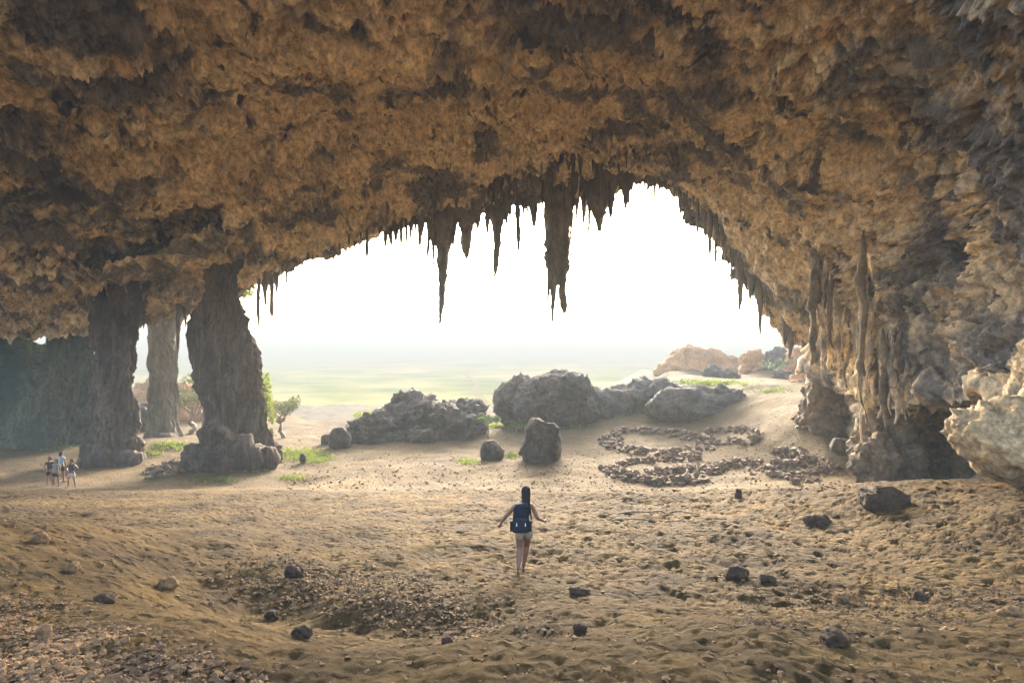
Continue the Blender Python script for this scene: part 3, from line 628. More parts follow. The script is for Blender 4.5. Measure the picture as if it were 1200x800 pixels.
def enclosure(label, paths, n, width, size):
    pts = [[gpt(*p) for p in path] for path in paths]
    c = sum((p for path in pts for p in path), Vector()) / sum(len(p) for p in pts)
    root = thing('stone_wall', (c.x, c.y, ground_at(c.x, c.y)), label, 'stone wall', 'dry stone enclosures on the sand')
    lens = [sum((path[i + 1] - path[i]).length for i in range(len(path) - 1)) for path in pts]; tot = sum(lens)
    P = []
    for path, L in zip(pts, lens):
        for k in range(int(n * L / tot)):
            u = random.random() * L
            for i in range(len(path) - 1):
                s = (path[i + 1] - path[i]).length
                if u <= s: break
                u -= s
            e = path[i + 1] - path[i]; q = path[i] + e * (u / max(s, 1e-6)); nrm = Vector((-e.y, e.x, 0)).normalized()
            off = random.gauss(0, 0.45) * width; lay = 0 if abs(off) > width * 0.5 else random.choice((0, 0, 1, 1))
            P.append((q.x + nrm.x * off, q.y + nrm.y * off, lay))
    Z = gz(np.array([p[0] for p in P]), np.array([p[1] for p in P]))
    for (x, y, lay), z in zip(P, Z):
        s = size * random.uniform(0.6, 1.35); o = add('stone', random.choice(WSTONES), None, root)
        o.location = Vector((x, y, z + s * 0.35 + lay * size * 0.95)) - root.location; o.scale = (s, s * 0.9, s)
        o.rotation_euler = (random.uniform(-.4, .4), random.uniform(-.4, .4), random.uniform(0, 6.3))
enclosure('oval dry stone ring wall, farthest left of the enclosures', [[(712, 518), (716, 510), (732, 505), (760, 506), (790, 508), (812, 512), (830, 518)], [(712, 518), (728, 526), (755, 532), (785, 534), (812, 530), (832, 524)]], 298, 0.95, 0.27)
enclosure('thin stone loop joined to right end of the ring wall', [[(815, 512), (838, 505), (868, 503), (888, 511), (884, 518), (852, 519), (830, 520)]], 120, 0.5, 0.24)
enclosure('low straight row of stones just in front of the ring wall', [[(722, 548), (745, 542), (775, 540), (800, 540), (822, 538)]], 95, 0.45, 0.22)
enclosure('spread heap of wall stones nearest to the near slope', [[(712, 549), (722, 556), (740, 562), (765, 565), (800, 566), (822, 562)], [(748, 558), (775, 556), (805, 552), (828, 552)]], 270, 0.8, 0.24)
enclosure('long rubble wall running right from the stone heap', [[(828, 556), (845, 547), (868, 542), (895, 546), (922, 548), (940, 544), (944, 535)], [(905, 535), (925, 531), (942, 536)]], 210, 0.65, 0.26)
enclosure('scattered stones trailing off toward the right rock ledge', [[(880, 553), (915, 556), (935, 560), (960, 553), (975, 548)], [(925, 566), (950, 562)], [(955, 545), (985, 552)]], 90, 1.0, 0.22)
enclosure('upper row of stones on the sandy slope at right', [[(932, 488), (955, 489), (975, 486), (998, 487)]], 60, 0.6, 0.26)
enclosure('lower row of stones on the sandy slope at right', [[(936, 497), (955, 502), (972, 501), (990, 505)]], 45, 0.6, 0.28)
enclosure('heap of rubble stones at left foot of the massive column', [[(176, 556), (190, 548), (205, 544), (215, 548)], [(170, 560), (195, 556), (212, 556)]], 110, 0.7, 0.22)

def fg_rock(px, py, w, h, seed, mat, label, sub=4, amp=0.25, box=0.2):
    g = gpt(px, py); d = g.y; W = w / F * d / 2; H = h / F * d / 2
    o = add('rock', rock_mesh('rock', (W, W * 0.8, H * 1.2), seed, sub, amp, box, 0.0, None, 1.0, 0.95), mat, None, None, label, 'rock')
    o.location = (g.x, d + W * 0.3, g.z + H * 0.34); o.rotation_euler = (0, 0, seed); o.rotation_euler.z = 0
    return o
fg_rock(1041, 592, 54, 27, 3, M_DARKROCK, 'large dark blocky rock lying before the right recess', 5, 0.18, 0.45)
fg_rock(679, 696, 25, 15, 4, M_DARKROCK, 'smooth black rock right of the woman on the near slope')
fg_rock(345, 676, 23, 18, 5, M_DARKROCK, 'dark angular rock above left end of the stony hollow')
fg_rock(981, 757, 34, 20, 6, M_DARKROCK, 'dark wedge rock in the right foreground above bottom edge')
fg_rock(964, 614, 30, 14, 7, M_DARKROCK, 'low dark rock left of the large blocky rock')
fg_rock(865, 678, 28, 14, 8, M_DARKROCK, 'flat dark rock, left one of the pair right of centre')
fg_rock(900, 683, 18, 12, 9, M_DARKROCK, 'small cubic dark rock, right one of the pair right of centre')
fg_rock(195, 690, 20, 15, 10, M_STONE, 'brown rock in the middle of the left sandy slope')
fg_rock(45, 634, 17, 15, 11, M_STONE, 'brown rock near the left edge on the upper slope')
fg_rock(84, 667, 14, 14, 12, M_STONE, 'pointed brown rock below the leftmost brown rock')
fg_rock(318, 724, 15, 14, 13, M_DARKROCK, 'dark stone between left slope and stony hollow')
fg_rock(353, 748, 24, 14, 14, M_DARKROCK, 'dark flat stone at lower left of the stony hollow')
fg_rock(1189, 727, 24, 14, 15, M_STONE, 'brown rock cut by the right edge of the frame')
fg_rock(1080, 703, 15, 12, 16, M_DARKROCK, 'dark stone at upper edge of the right gravel patch')
fg_rock(986, 705, 16, 13, 17, M_STONE, 'rounded reddish stone at left end of the right gravel patch')
fg_rock(680, 744, 15, 15, 18, M_DARKROCK, 'dark upright stone below the smooth black rock')
fg_rock(523, 756, 14, 15, 19, M_DARKROCK, 'dark stone at lower rim of the stony hollow')
fg_rock(50, 752, 18, 20, 20, M_STONE, 'round tan cobble on the gravel at left edge')
fg_rock(866, 583, 7, 15, 21, M_DARKROCK, 'small upright stone standing alone below the enclosures', 3, 0.15, 0.3)
fg_rock(119, 706, 24, 9, 22, M_DARKROCK, 'flat dark stone on the left sandy slope')

# loose stones, one by one, near
spots = []
for k in range(170):
    if k < 60: px, py = random.gauss(440, 75), random.gauss(705, 22); py += (px - 440) * 0.12
    elif k < 105: px, py = random.uniform(0, 330), random.uniform(600, 795)
    else: px, py = random.uniform(330, 1200), random.uniform(640, 796)
    spots.append((px, py, random.uniform(4.0, 9.5) * (0.7 + 0.6 * (py - 600) / 200)))
for px, py, w in spots:
    g = gpt(px, min(py, 797)); s = w / F * g.y / 2
    zone, grp = (('small loose brown stone lying in the stony hollow left of centre', 'stones in the stony hollow') if abs(px - 440) < 150 and abs(py - 705 - (px - 440) * .12) < 45 else
                 ('small loose brown stone strewn on the left sandy slope', 'stones on the left slope') if px < 330 else
                 ('small loose brown stone strewn on the near sand right of the hollow', 'stones on the near sand'))
    o = add('stone', random.choice(STONES), None, None, None, zone, 'stone', grp)
    o.location = (g.x, g.y, g.z + s * 0.25); o.scale = (s * 1.15, s, s); o.rotation_euler = (random.uniform(-.4, .4), random.uniform(-.4, .4), random.uniform(0, 6.3))

def gravel(name, samples):
    """thousands of pebbles joined into one mass"""
    base = []
    for k in range(6):
        me = hull_stone(900 + k, 0.65); v = np.array([x.co for x in me.vertices]); f = np.array([list(p.vertices) for p in me.polygons]); base.append((v, f)); bpy.data.meshes.remove(me)
    X = np.array([s[0] for s in samples]); Y = np.array([s[1] for s in samples]); Z = np.array([s[2] for s in samples]); S = np.array([s[3] for s in samples])
    V, Fc, off = [], [], 0
    for x, y, z, s in zip(X, Y, Z, S):
        v, f = random.choice(base); a = random.uniform(0, 6.3); ca, sa = math.cos(a) * s, math.sin(a) * s; tl = random.uniform(-.5, .5)
        R = np.array([[ca, -sa, 0], [sa, ca, 0], [tl * s, 0, s]]); V.append(v @ R.T + (x, y, z + s * 0.25)); Fc.append(f + off); off += len(v)
    return add(name, np_mesh(name, np.vstack(V), np.vstack(Fc), False), M_STONE, kind='stuff')
smp = []
while len(smp) < 5200:                                              # scree in the lower left corner
    px, py = random.uniform(-60, 330), random.uniform(690, 830)
    if (py - 690) / 110 < (px / 300) ** 1.0 + random.uniform(-0.25, 0.25): continue
    smp.append((px, py, min(0.045, abs(random.gauss(0.013, 0.008)) + 0.006), 0))
for k in range(2600):                                               # stony hollow
    px = random.gauss(440, 85); smp.append((px, min(800, 700 + (px - 440) * 0.15 + random.gauss(0, 16)), abs(random.gauss(0.018, 0.012)) + 0.006, 0))
for k in range(1500):                                               # gravel on the right
    px = random.uniform(860, 1230); smp.append((px, min(800, 712 + random.gauss(0, 13) - (px - 1030) * 0.03), abs(random.gauss(0.013, 0.009)) + 0.005, 0))
for k in range(2200):                                               # crumbs everywhere
    smp.append((random.uniform(-20, 1220), random.uniform(590, 805), abs(random.gauss(0.009, 0.008)) + 0.004, 1))
for k in range(2600):                                               # small rubble on the far sand
    px = random.uniform(330, 1000); smp.append((px, 575 - abs(random.gauss(0, 45)), abs(random.gauss(0.035, 0.03)) + 0.012, 0))
GP = gpts([(s_[0], s_[1]) for s_ in smp])
smp = [(p[0], p[1], p[2], s_[2] * (0.6 + p[1] * 0.06 if s_[3] else 1.0)) for p, s_ in zip(GP, smp)]
gravel('gravel', smp)

# dead branches dragged over the sand
# tube rings are horizontal: a lying branch needs its own rings
def lying_tube(name, pts, rad, nseg=7):
    pts = np.asarray(pts, float); tg = np.gradient(pts, axis=0); tg /= np.linalg.norm(tg, axis=1)[:, None] + 1e-9
    upv = np.where(np.abs(tg[:, 2:3]) > 0.9, np.array([[1.0, 0, 0]]), np.array([[0, 0, 1.0]]))
    sx = np.cross(tg, upv); sx /= np.linalg.norm(sx, axis=1)[:, None] + 1e-9; sy = np.cross(sx, tg)
    a = np.linspace(0, 2 * math.pi, nseg, endpoint=False)
    P = pts[:, None] + np.asarray(rad)[:, None, None] * (np.cos(a)[None, :, None] * sx[:, None] + np.sin(a)[None, :, None] * sy[:, None])
    return P.reshape(-1, 3), grid_faces(len(pts), nseg, True)
def branch(px, py, px2, py2, r, label):
    a, b2 = gpt(px, py), gpt(px2, py2); s = np.linspace(0, 1, 16)
    x = a.x + (b2.x - a.x) * s; y = a.y + (b2.y - a.y) * s + 0.1 * np.sin(s * 6); z = gz(x, y) + r * 0.8
    v, f = lying_tube('b', np.stack([x, y, z], 1), r * (1.05 - 0.5 * s)); add('dead_branch', np_mesh('dead_branch', v, f), M_DRYWOOD, None, None, label, 'branch')
branch(722, 603, 820, 601, 0.028, 'long thin dead branch lying on the sand right of the woman')
branch(715, 609, 800, 608, 0.024, 'thin dead branch lying just in front of the longer branch')

# ------------------------------------------------------------------ plants
def leaf_cloud(centres, n, leaf, flat=1.0, rs=None):
    r = rs or random.Random(1); V = []; Fc = []
    for k in range(n):
        c, rad = r.choice(centres); v = Vector((r.gauss(0, 1), r.gauss(0, 1), r.gauss(0, 1))).normalized() * rad * r.random() ** 0.4
        p = Vector(c) + Vector((v.x, v.y, v.z * flat)); a = Vector((r.gauss(0, 1), r.gauss(0, 1), r.gauss(0, 1))).normalized()
        b_ = a.orthogonal().normalized(); s = leaf * r.uniform(0.6, 1.4); i = len(V)
        V += [p - a * s, p + b_ * s * 0.45, p + a * s, p - b_ * s * 0.45]; Fc.append((i, i + 1, i + 2, i + 3))
    return np_mesh('crown', [tuple(v) for v in V], Fc, False)

def tree(name, px, py, d, h, w, leafmat, label, seed, n=900, leaf=0.13, trunk_h=0.4, flat=0.8, cat='tree', group=None):
    r = random.Random(seed); x = (px - CX) / F * d; z = min(ground_at(x, d), (HY - py) / F * d) if py is not None else ground_at(x, d)
    root = thing(name, (x, d, z), label, cat, group)
    cent = []; V = []; Fc = []; off = 0
    def limb(p0, p1, r0, r1):
        nonlocal off
        s = np.linspace(0, 1, 7)[:, None]; pts = np.array(p0) * (1 - s) + np.array(p1) * s; pts[1:-1] += np.array([[r.gauss(0, .03) * h, r.gauss(0, .03) * h, 0] for _ in range(5)])
        v, f = lying_tube('l', pts, np.linspace(r0, r1, 7)); V.append(v); Fc.append(f + off); off += len(v)
    top = (r.uniform(-.1, .1) * w, 0, h * trunk_h); limb((0, 0, -0.15), top, 0.05 * h, 0.032 * h)
    for k in range(9):
        a = k * 0.9 + r.random(); e = (top[0] + math.cos(a) * w * 0.4 * r.uniform(.5, 1), math.sin(a) * w * 0.4 * r.uniform(.5, 1), h * (trunk_h + (1 - trunk_h) * r.uniform(.35, .85)))
        limb(top, e, 0.022 * h, 0.006 * h); cent.append((e, 0.22 * w * r.uniform(.6, 1.1)))
    add('trunk', np_mesh('trunk', np.vstack(V), np.vstack(Fc)), M_BARK, root)
    add('crown', leaf_cloud(cent, n, leaf, flat, r), leafmat, root)
tree('small_tree', 573, 489, 51, 2.1, 2.6, M_LEAF, 'tiny flat crowned tree with pale trunk beside the grey rock mound', 3, 420, 0.11, 0.62, 0.35)
tree('bushy_tree', 331, 498, 50, 4.6, 4.2, M_LEAF_OLIVE, 'feathery olive tree just right of the massive column', 4, 900, 0.13, 0.3, 0.9)
tree('bushy_tree', 226, 500, 54, 6.0, 5.0, M_LEAF_OLIVE, 'wide pale bush seen between slender and massive columns', 5, 1300, 0.16, 0.25, 0.8)
tree('shrub', 424, 512, 50, 2.6, 2.6, M_LEAF_YELLOW, 'bright yellow green shrub at left end of the outcrop', 6, 500, 0.11, 0.25, 0.8, 'shrub')
tree('shrub', 462, 494, 47.5, 0.9, 1.6, M_LEAF, 'small green shrub growing on face of the outcrop', 7, 260, 0.09, 0.2, 0.8, 'shrub')
tree('shrub', 712, 462, 60, 2.0, 2.4, M_LEAF_YELLOW, 'yellow green shrub between the two grey mounds', 8, 350, 0.12, 0.25, 0.8, 'shrub')
tree('shrub', 910, 424, 73, 2.4, 3.6, M_LEAF, 'green shrub on top of the tan boulders at right', 9, 380, 0.14, 0.25, 0.7, 'shrub')
tree('shrub', 605, 470, 54, 1.3, 2.4, M_LEAF, 'low green shrub on left shoulder of the grey mound', 10, 320, 0.11, 0.2, 0.6, 'shrub')
tree('shrub', 310, 445, 39.5, 2.2, 1.5, M_LEAF_OLIVE, 'sparse shrub clinging high on right flank of the massive column', 11, 260, 0.10, 0.3, 0.9, 'shrub')
# vine hanging down the column, tufts on the stalactites
def tuft(name, label, cat, cent, n, leaf, m, seed, flat=1.0):
    c = cent[0][0]; o = add(name, leaf_cloud([(Vector(a) - Vector(c), b_) for a, b_ in cent], n, leaf, flat, random.Random(seed)), m, None, None, label, cat); o.location = c
tuft('hanging_vine', 'bright green vine trailing down right edge of the massive column', 'vine', [(at(312 + k * 0.9, 440 + k * 6.5, 37.6), 0.28) for k in range(9)], 420, 0.10, M_LEAF_YELLOW, 3)
tuft('plant_tuft', 'green plant tuft on left side of the thickest stalactite', 'plant', [(at(640, 296, 44), 0.28)], 60, 0.12, M_LEAF, 4)
tuft('plant_tuft', 'green plant tuft on right side of the thickest stalactite', 'plant', [(at(669, 297, 44), 0.30)], 70, 0.12, M_LEAF, 5)
tuft('plant_tuft', 'pale green tuft at the right fork of the thickest stalactite', 'plant', [(at(661, 364, 44), 0.22)], 45, 0.10, M_LEAF_YELLOW, 6)
tuft('plant_tuft', 'pale dry bush hanging beside top of the massive column', 'plant', [(at(293, 341, 42.5), 0.5), (at(287, 345, 42.5), 0.4)], 240, 0.12, M_LEAF_YELLOW, 7)

# grass patches
V, Fc = [], []
for (px, py, wx, wy, n) in [(352, 533, 30, 7, 1500), (372, 538, 18, 5, 500), (300, 548, 16, 5, 500), (200, 522, 22, 5, 500), (178, 531, 10, 3, 180), (340, 560, 14, 3, 260), (250, 562, 30, 3, 350), (600, 491, 28, 4, 700), (548, 541, 12, 3, 240),
                            (600, 535, 8, 3, 160), (585, 500, 20, 3, 300), (670, 500, 14, 3, 200), (826, 449, 50, 3, 1300), (60, 524, 26, 3, 300), (725, 488, 14, 3, 160), (905, 458, 20, 2, 200)]:
    for g in [Vector(q) for q in gpts([(px + random.gauss(0, wx * 0.5), py + random.gauss(0, wy * 0.5)) for k in range(n)])]:
        s = random.uniform(0.07, 0.2) * (g.y / 40); a = random.uniform(0, 6.3); i = len(V)
        dx, dy = math.cos(a) * s * 0.35, math.sin(a) * s * 0.35
        V += [(g.x - dx, g.y - dy, g.z - 0.01), (g.x + dx, g.y + dy, g.z - 0.01), (g.x + random.gauss(0, s * .4), g.y + random.gauss(0, s * .4), g.z + s)]; Fc.append((i, i + 1, i + 2))
add('grass', np_mesh('grass', V, Fc, False), M_GRASS, kind='stuff')

# ------------------------------------------------------------------ people
M_SKIN = mat_plain('skin', (0.19, 0.095, 0.055), 0.55, 0.08); M_HAIR = mat_plain('dark_hair', (0.012, 0.01, 0.009), 0.85, 0.3, 60)
def cloth(name, c): return mat_plain(name, c, 0.85, 0.12, 25)
M_NAVY = cloth('navy_fabric', (0.007, 0.010, 0.016)); M_NAVY2 = cloth('navy_webbing', (0.011, 0.015, 0.022)); M_KHAKI = cloth('khaki_fabric', (0.27, 0.22, 0.135)); M_BLACK = cloth('black_fabric', (0.02, 0.02, 0.022))
M_WHITE = cloth('white_fabric', (0.30, 0.29, 0.275)); M_BLUE = cloth('pale_blue_fabric', (0.20, 0.27, 0.30)); M_GREYC = cloth('grey_fabric', (0.14, 0.14, 0.135)); M_SOLE = cloth('sandal', (0.10, 0.07, 0.05)); M_BUCKLE = cloth('reflective_trim', (0.6, 0.6, 0.6))

def skin_obj(name, chains, mat, parent, sub=2):
    """chains: lists of (x, y, z, rx, ry); equal positions are welded, so limbs share their joints"""
    idx = {}; V = []; R = []; E = set()
    for ch in chains:
        prev = None
        for x, y, z, rx, ry in ch:
            k = (round(x, 4), round(y, 4), round(z, 4))
            if k not in idx: idx[k] = len(V); V.append((x, y, z)); R.append((rx, ry))
            if prev is not None and prev != idx[k]: E.add((prev, idx[k]))
            prev = idx[k]
    me = bpy.data.meshes.new(name); me.from_pydata(V, list(E), []); o = bpy.data.objects.new(name, me); col.objects.link(o)
    sk = o.modifiers.new('skin', 'SKIN'); sk.use_smooth_shade = True
    for i, sv in enumerate(me.skin_vertices[0].data): sv.radius = R[i]; sv.use_root = (i == 0)
    ss = o.modifiers.new('subd', 'SUBSURF'); ss.levels = sub; ss.render_levels = sub
    dg = bpy.context.evaluated_depsgraph_get(); m2 = bpy.data.meshes.new_from_object(o.evaluated_get(dg))
    bpy.data.objects.remove(o); m2.name = name; m2.materials.clear()
    m2.polygons.foreach_set('use_smooth', [True] * len(m2.polygons))
    return add(name, m2, mat, parent)

def hand_chains(w, d, side, curl=0.4):
    """five fingers from the wrist w along direction d; the palm is part of the chain"""
    w = Vector(w); d = Vector(d).normalized(); s = Vector((0, 1, 0)).cross(d).normalized() * side; n = d.cross(s).normalized()
    palm = w + d * 0.045; tipc = w + d * 0.085; out = [[(*w, .021, .017), (*palm, .033, .016), (*tipc, .034, .014)]]
    for k, (o, L) in enumerate(((-.030, .070), (-.010, .080), (.010, .076), (.030, .060))):
        a = tipc + s * o; b = a + d * L * 0.5 + n * L * 0.1; c = b + d * L * 0.42 + n * L * curl
        out.append([(*tipc, .034, .014), (*a, .010, .010), (*b, .009, .009), (*c, .0075, .0075)])
    a = palm + s * -0.040; b = a + (d * 0.6 - s * 0.7) * 0.045; out.append([(*palm, .033, .016), (*a, .012, .012), (*b, .0095, .0095)])
    return out

def head_chain(nx, ny, z0, top, lean=0.0):
    h = top - z0
    return [(nx, ny, z0, .052, .055), (nx + lean * .3, ny + .01, z0 + h * .22, .05, .055), (nx + lean * .6, ny + .015, z0 + h * .48, .068, .085), (nx + lean, ny + .01, z0 + h * .76, .076, .094), (nx + lean, ny, z0 + h * .88, .05, .06)]

def face_bits(body, hx, hy, hz):
    """nose, eyes, mouth and ears as sub-parts of the head, facing +Y"""
    for s in (-1, 1):
        u, f = ico(2); e = add('eye', np_mesh('eye', u * 0.011 + (hx + s * .03, hy + .088, hz), f), M_BLACK, body)
        add('ear', np_mesh('ear', u * np.array([.012, .02, .032]) + (hx + s * .078, hy, hz - .01), f), M_SKIN, body)
    u, f = ico(2); add('nose', np_mesh('nose', u * np.array([.014, .02, .026]) + (hx, hy + .1, hz - .03), f), M_SKIN, body)
    add('mouth', np_mesh('mouth', u * np.array([.024, .008, .008]) + (hx, hy + .088, hz - .07), f), M_SKIN, body)

def tube_cloth(name, chains, mat, parent): return skin_obj(name, chains, mat, parent, 2)

# the woman walking away down the slope
g = gpt(612, 668); g.z += 0.06; W0 = thing('person', g, 'woman in dark vest and khaki shorts walking away with arms held out', 'person')
pel = (.03, 0, .90, .135, .10); wst = (.025, .01, 1.04, .115, .085); chs = (.03, .02, 1.20, .135, .095); nb = (.045, .02, 1.36, .075, .06)
lsh = (-.125, .02, 1.325, .055, .05); rsh = (.20, .02, 1.305, .055, .05)
lel = (-.315, -.03, 1.13, .042, .042); rel = (.30, -.02, 1.075, .042, .042); lwr = (-.425, .04, .965, .027, .025); rwr = (.425, .08, .985, .027, .025)
lhp = (-.05, 0, .86, .115, .115); rhp = (.12, 0, .86, .115, .115); lkn = (-.05, .03, .46, .068, .068); rkn = (.09, .20, .46, .068, .068)
lcf = (-.06, -.07, .34, .066, .066); rcf = (.075, .17, .32, .066, .066); lan = (-.085, -.20, .16, .036, .036); ran = (.03, .20, .045, .036, .036)
body = skin_obj('body', [[pel, wst, chs, nb] + head_chain(.055, .03, 1.42, 1.66, .02), [nb, lsh, lel, lwr], [nb, rsh, rel, rwr],
                         [pel, lhp, lkn, lcf, lan, (-.085, -.19, .115, .036, .03), (-.088, -.12, .055, .036, .022), (-.09, -.07, .035, .028, .018)],
                         [pel, rhp, rkn, rcf, ran, (.03, .21, .005, .036, .03), (.033, .30, -.02, .036, .022), (.034, .37, -.035, .028, .018)]]
                + hand_chains(lwr[:3], (-.35, .25, -.75), 1) + hand_chains(rwr[:3], (.85, .35, .05), -1), M_SKIN, W0)
face_bits(body, .075, .045, 1.55)
def hair_mesh(cx, cy, cz, tail):
    """a close cap of hair with a long fall down the back"""
    u, f = ico(4); v = u * np.array([.092, .112, .118]); back = np.clip(-u[:, 1] * 1.5 + 0.2, 0, 1) * np.clip(0.35 - u[:, 2], 0, 1)
    v[:, 2] -= back * tail; v[:, 1] -= back * tail * 0.18; v[:, 0] *= 1 - 0.35 * np.clip(back, 0, 1) * np.clip((-v[:, 2] - 0.1) / max(tail, .01), 0, 1)
    v[:, 1] = np.where((u[:, 1] > 0.35) & (u[:, 2] < 0.45), v[:, 1] * 0.55, v[:, 1])
    v = v * (1 + 0.06 * fbm(v * np.array([40, 40, 6]), 2))[:, None]
    return np_mesh('hair', v + np.array([cx, cy, cz]), f)
add('hair', hair_mesh(.074, .01, 1.595, .36), M_HAIR, body)
skin_obj('vest', [[(.03, 0, .93, .138, .104), (.026, .01, 1.05, .125, .096), (.03, .02, 1.21, .148, .108), (.04, .02, 1.32, .115, .08)], [(.04, .02, 1.32, .115, .08), (-.06, .02, 1.36, .045, .05)], [(.04, .02, 1.32, .115, .08), (.135, .02, 1.345, .045, .05)]], M_NAVY, W0)
skin_obj('shorts', [[(.03, 0, .97, .13, .10), (.03, 0, .89, .155, .118), (-.05, .0, .80, .105, .115), (-.065, .01, .62, .112, .118)], [(.03, 0, .89, .155, .118), (.12, 0, .80, .105, .115), (.125, .05, .62, .112, .118)]], M_KHAKI, W0)
for nm, ax, ay in (('sandal', -.088, -.24), ('sandal', .033, .18)):
    bm = bmesh.new(); bmesh.ops.create_cube(bm, size=1.0)
    for v in bm.verts: v.co = (ax + v.co.x * (.082 if v.co.y > 0 else .062), ay + .085 + v.co.y * .25, .012 + v.co.z * .022 + (.09 * (.5 - v.co.y) if ay < 0 else -.03 - .03 * (v.co.y + .5)))
    bmesh.ops.bevel(bm, geom=bm.edges[:], offset=0.008, segments=2, affect='EDGES'); me = bpy.data.meshes.new(nm); bm.to_mesh(me); bm.free(); add(nm, me, M_SOLE, W0)
# backpack, worn, a thing of its own
def rounded_box(name, c, s, bev, taper=0.0):
    bm = bmesh.new(); bmesh.ops.create_cube(bm, size=1.0)
    for v in bm.verts:
        k = 1 - taper * (v.co.z + .5); v.co = (c[0] + v.co.x * s[0] * k, c[1] + v.co.y * s[1] * k, c[2] + v.co.z * s[2])
    bmesh.ops.bevel(bm, geom=bm.edges[:], offset=bev, segments=4, profile=0.6, affect='EDGES'); bmesh.ops.subdivide_edges(bm, edges=bm.edges[:], cuts=1, use_grid_fill=True)
    me = bpy.data.meshes.new(name); bm.to_mesh(me); bm.free(); me.polygons.foreach_set('use_smooth', [True] * len(me.polygons)); return me
BP = thing('backpack', g, 'dark navy backpack worn by the woman walking away', 'backpack')
add('pack', rounded_box('pack', (-.03, -.20, 1.12), (.36, .20, .53), .075, 0.22), M_NAVY, BP)
add('front_pocket', rounded_box('front_pocket', (-.035, -.315, 1.03), (.28, .09, .27), .04, 0.1), M_NAVY2, BP)
add('lid', rounded_box('lid', (-.02, -.20, 1.38), (.27, .19, .09), .04, 0.15), M_NAVY2, BP)
for s in (-1, 1):
    add('side_pocket', rounded_box('side_pocket', (-.03 + s * .185, -.19, .98), (.06, .13, .20), .025, 0), M_NAVY2, BP)
    add('reflective_strip', rounded_box('reflective_strip', (-.03 + s * .085, -.366, 1.05), (.018, .01, .06), .004, 0), M_BUCKLE, BP)
    add('shoulder_strap', skin_obj('shoulder_strap', [[(.03 + s * .10, -.11, 1.30, .02, .012), (.03 + s * .115, -.05, 1.395, .022, .012), (.03 + s * .115, .06, 1.385, .022, .012), (.03 + s * .12, .135, 1.27, .022, .012), (.03 + s * .145, .10, 1.10, .018, .01), (.03 + s * .16, -.05, .98, .014, .008)]], M_NAVY2, BP).data, M_NAVY2, BP)
for o in [o for o in BP.children if o.name.startswith('shoulder_strap')][::2]: bpy.data.objects.remove(o)

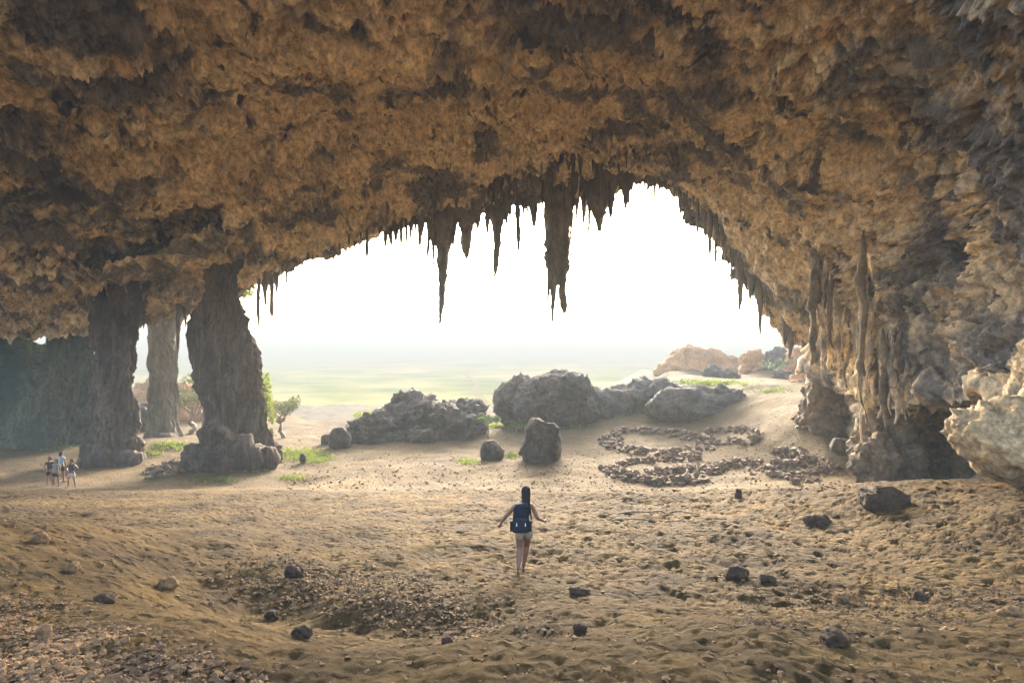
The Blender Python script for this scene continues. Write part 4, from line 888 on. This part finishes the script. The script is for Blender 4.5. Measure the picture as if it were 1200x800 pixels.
def hiker(px, py, d, h, label, shirt, shorts, seed, akimbo=False, face=1, long_hair=False, apart=0.10, sleeves=True):
    r = random.Random(seed); x = (px - CX) / F * d; k = h * 0.94 / 1.7; root = thing('person', (x, d, ground_at(x, d)), label, 'person', 'hikers standing by the left column')
    root.scale = (k, k * face, k)
    p = (0, 0, .92, .14, .10); w = (0, .0, 1.06, .125, .09); c = (0, .01, 1.24, .15, .10); n = (0, .01, 1.40, .08, .06)
    ch = [[p, w, c, n] + head_chain(0, .02, 1.46, 1.69)]
    arms = {}
    for s in (-1, 1):
        sh = (s * .175, .01, 1.38, .058, .05)
        if akimbo: e = (s * .36, -.05, 1.16, .04, .04); wr = (s * .20, .06, 1.02, .026, .024); hd = (-s * .6, .5, -.3)
        else: e = (s * .24, -.02, 1.12, .04, .04); wr = (s * .22, .10, .88, .026, .024); hd = (0, .3, -1)
        ch.append([n, sh, e, wr]); ch += hand_chains(wr[:3], hd, s); arms[s] = (sh, e)
        ch.append([p, (s * .09, 0, .87, .10, .10), (s * (.09 + apart * .4), .03, .48, .06, .06), (s * (.09 + apart * .5), 0, .34, .058, .058), (s * (.09 + apart * .7), 0, .09, .036, .036), (s * (.09 + apart * .7), .02, .05, .036, .03), (s * (.1 + apart * .7), .13, .03, .036, .024)])
    bd = skin_obj('body', ch, M_SKIN, root); face_bits(bd, 0, .035, 1.585)
    hc = [(0, -.01, 1.70, .07, .085), (0, -.03, 1.62, .088, .085)] + ([(0, -.06, 1.5, .075, .05), (0, -.09, 1.34, .05, .03)] if long_hair else [(0, -.05, 1.56, .07, .05)])
    add('hair', hair_mesh(0, .0, 1.625, .3 if long_hair else .05), M_HAIR, bd)
    sc = [[(0, 0, .86, .15, .11), (0, 0, .94, .148, .108), (0, 0, 1.07, .14, .102), (0, .01, 1.24, .162, .112), (0, .01, 1.37, .11, .08)]]
    for s in (-1, 1):
        sh, e = arms[s]; mid = tuple((a + b_) / 2 for a, b_ in zip(sh, e)); sc.append([(0, .01, 1.37, .11, .08), (sh[0], sh[1], sh[2], .07, .062)] + ([(mid[0], mid[1], mid[2], .058, .058)] if sleeves else []))
    skin_obj('shirt', sc, shirt, root)
    skin_obj('shorts', [[(0, 0, .98, .135, .10), (0, 0, .90, .16, .12), (-.10, 0, .80, .105, .11), (-.10 - apart * .25, .02, .60, .092, .095)], [(0, 0, .90, .16, .12), (.10, 0, .80, .105, .11), (.10 + apart * .25, .02, .60, .092, .095)]], shorts, root)
    for s in (-1, 1):
        me = rounded_box('shoe', (s * (.095 + apart * .7), .06, .04), (.095, .27, .075), .03, 0.15); add('shoe', me, M_SOLE, root)
hiker(58.5, 562, 30.6, 1.72, 'leftmost hiker in dark shirt and dark shorts with hands on hips', M_BLACK, M_NAVY, 1, True, -1)
hiker(66, 562, 30.3, 1.60, 'hiker in grey top with long hair, second from left', M_GREYC, M_NAVY2, 2, False, -1, True)
hiker(71.5, 561, 31.6, 1.84, 'tallest hiker in pale blue shirt, third from left', M_BLUE, M_BLACK, 3, False, 1)
hiker(84, 563, 30.2, 1.62, 'hiker in dark top and white shorts, apart at right', M_BLACK, M_WHITE, 4, True, -1, False, 0.2, False)

# ------------------------------------------------------------------ the air
bm = bmesh.new(); bmesh.ops.create_cube(bm, size=1.0)
for v in bm.verts: v.co = (v.co.x * 62000, (v.co.y + .5) * 31000 - 100 * (1 if v.co.y < 0 else -1), -22.5 if v.co.z < 0 else 19.5)
me = bpy.data.meshes.new('haze'); bm.to_mesh(me); bm.free()
hm = bpy.data.materials.new('haze'); hm.use_nodes = True; hm.node_tree.nodes.clear()
ho = hm.node_tree.nodes.new('ShaderNodeOutputMaterial'); pv = hm.node_tree.nodes.new('ShaderNodeVolumePrincipled')
pv.inputs['Color'].default_value = (0.205, 0.228, 0.232, 1); pv.inputs['Density'].default_value = HAZE_DENSITY; pv.inputs['Anisotropy'].default_value = 0.0
hm.node_tree.links.new(pv.outputs[0], ho.inputs['Volume'])
add('haze', me, hm, kind='stuff')
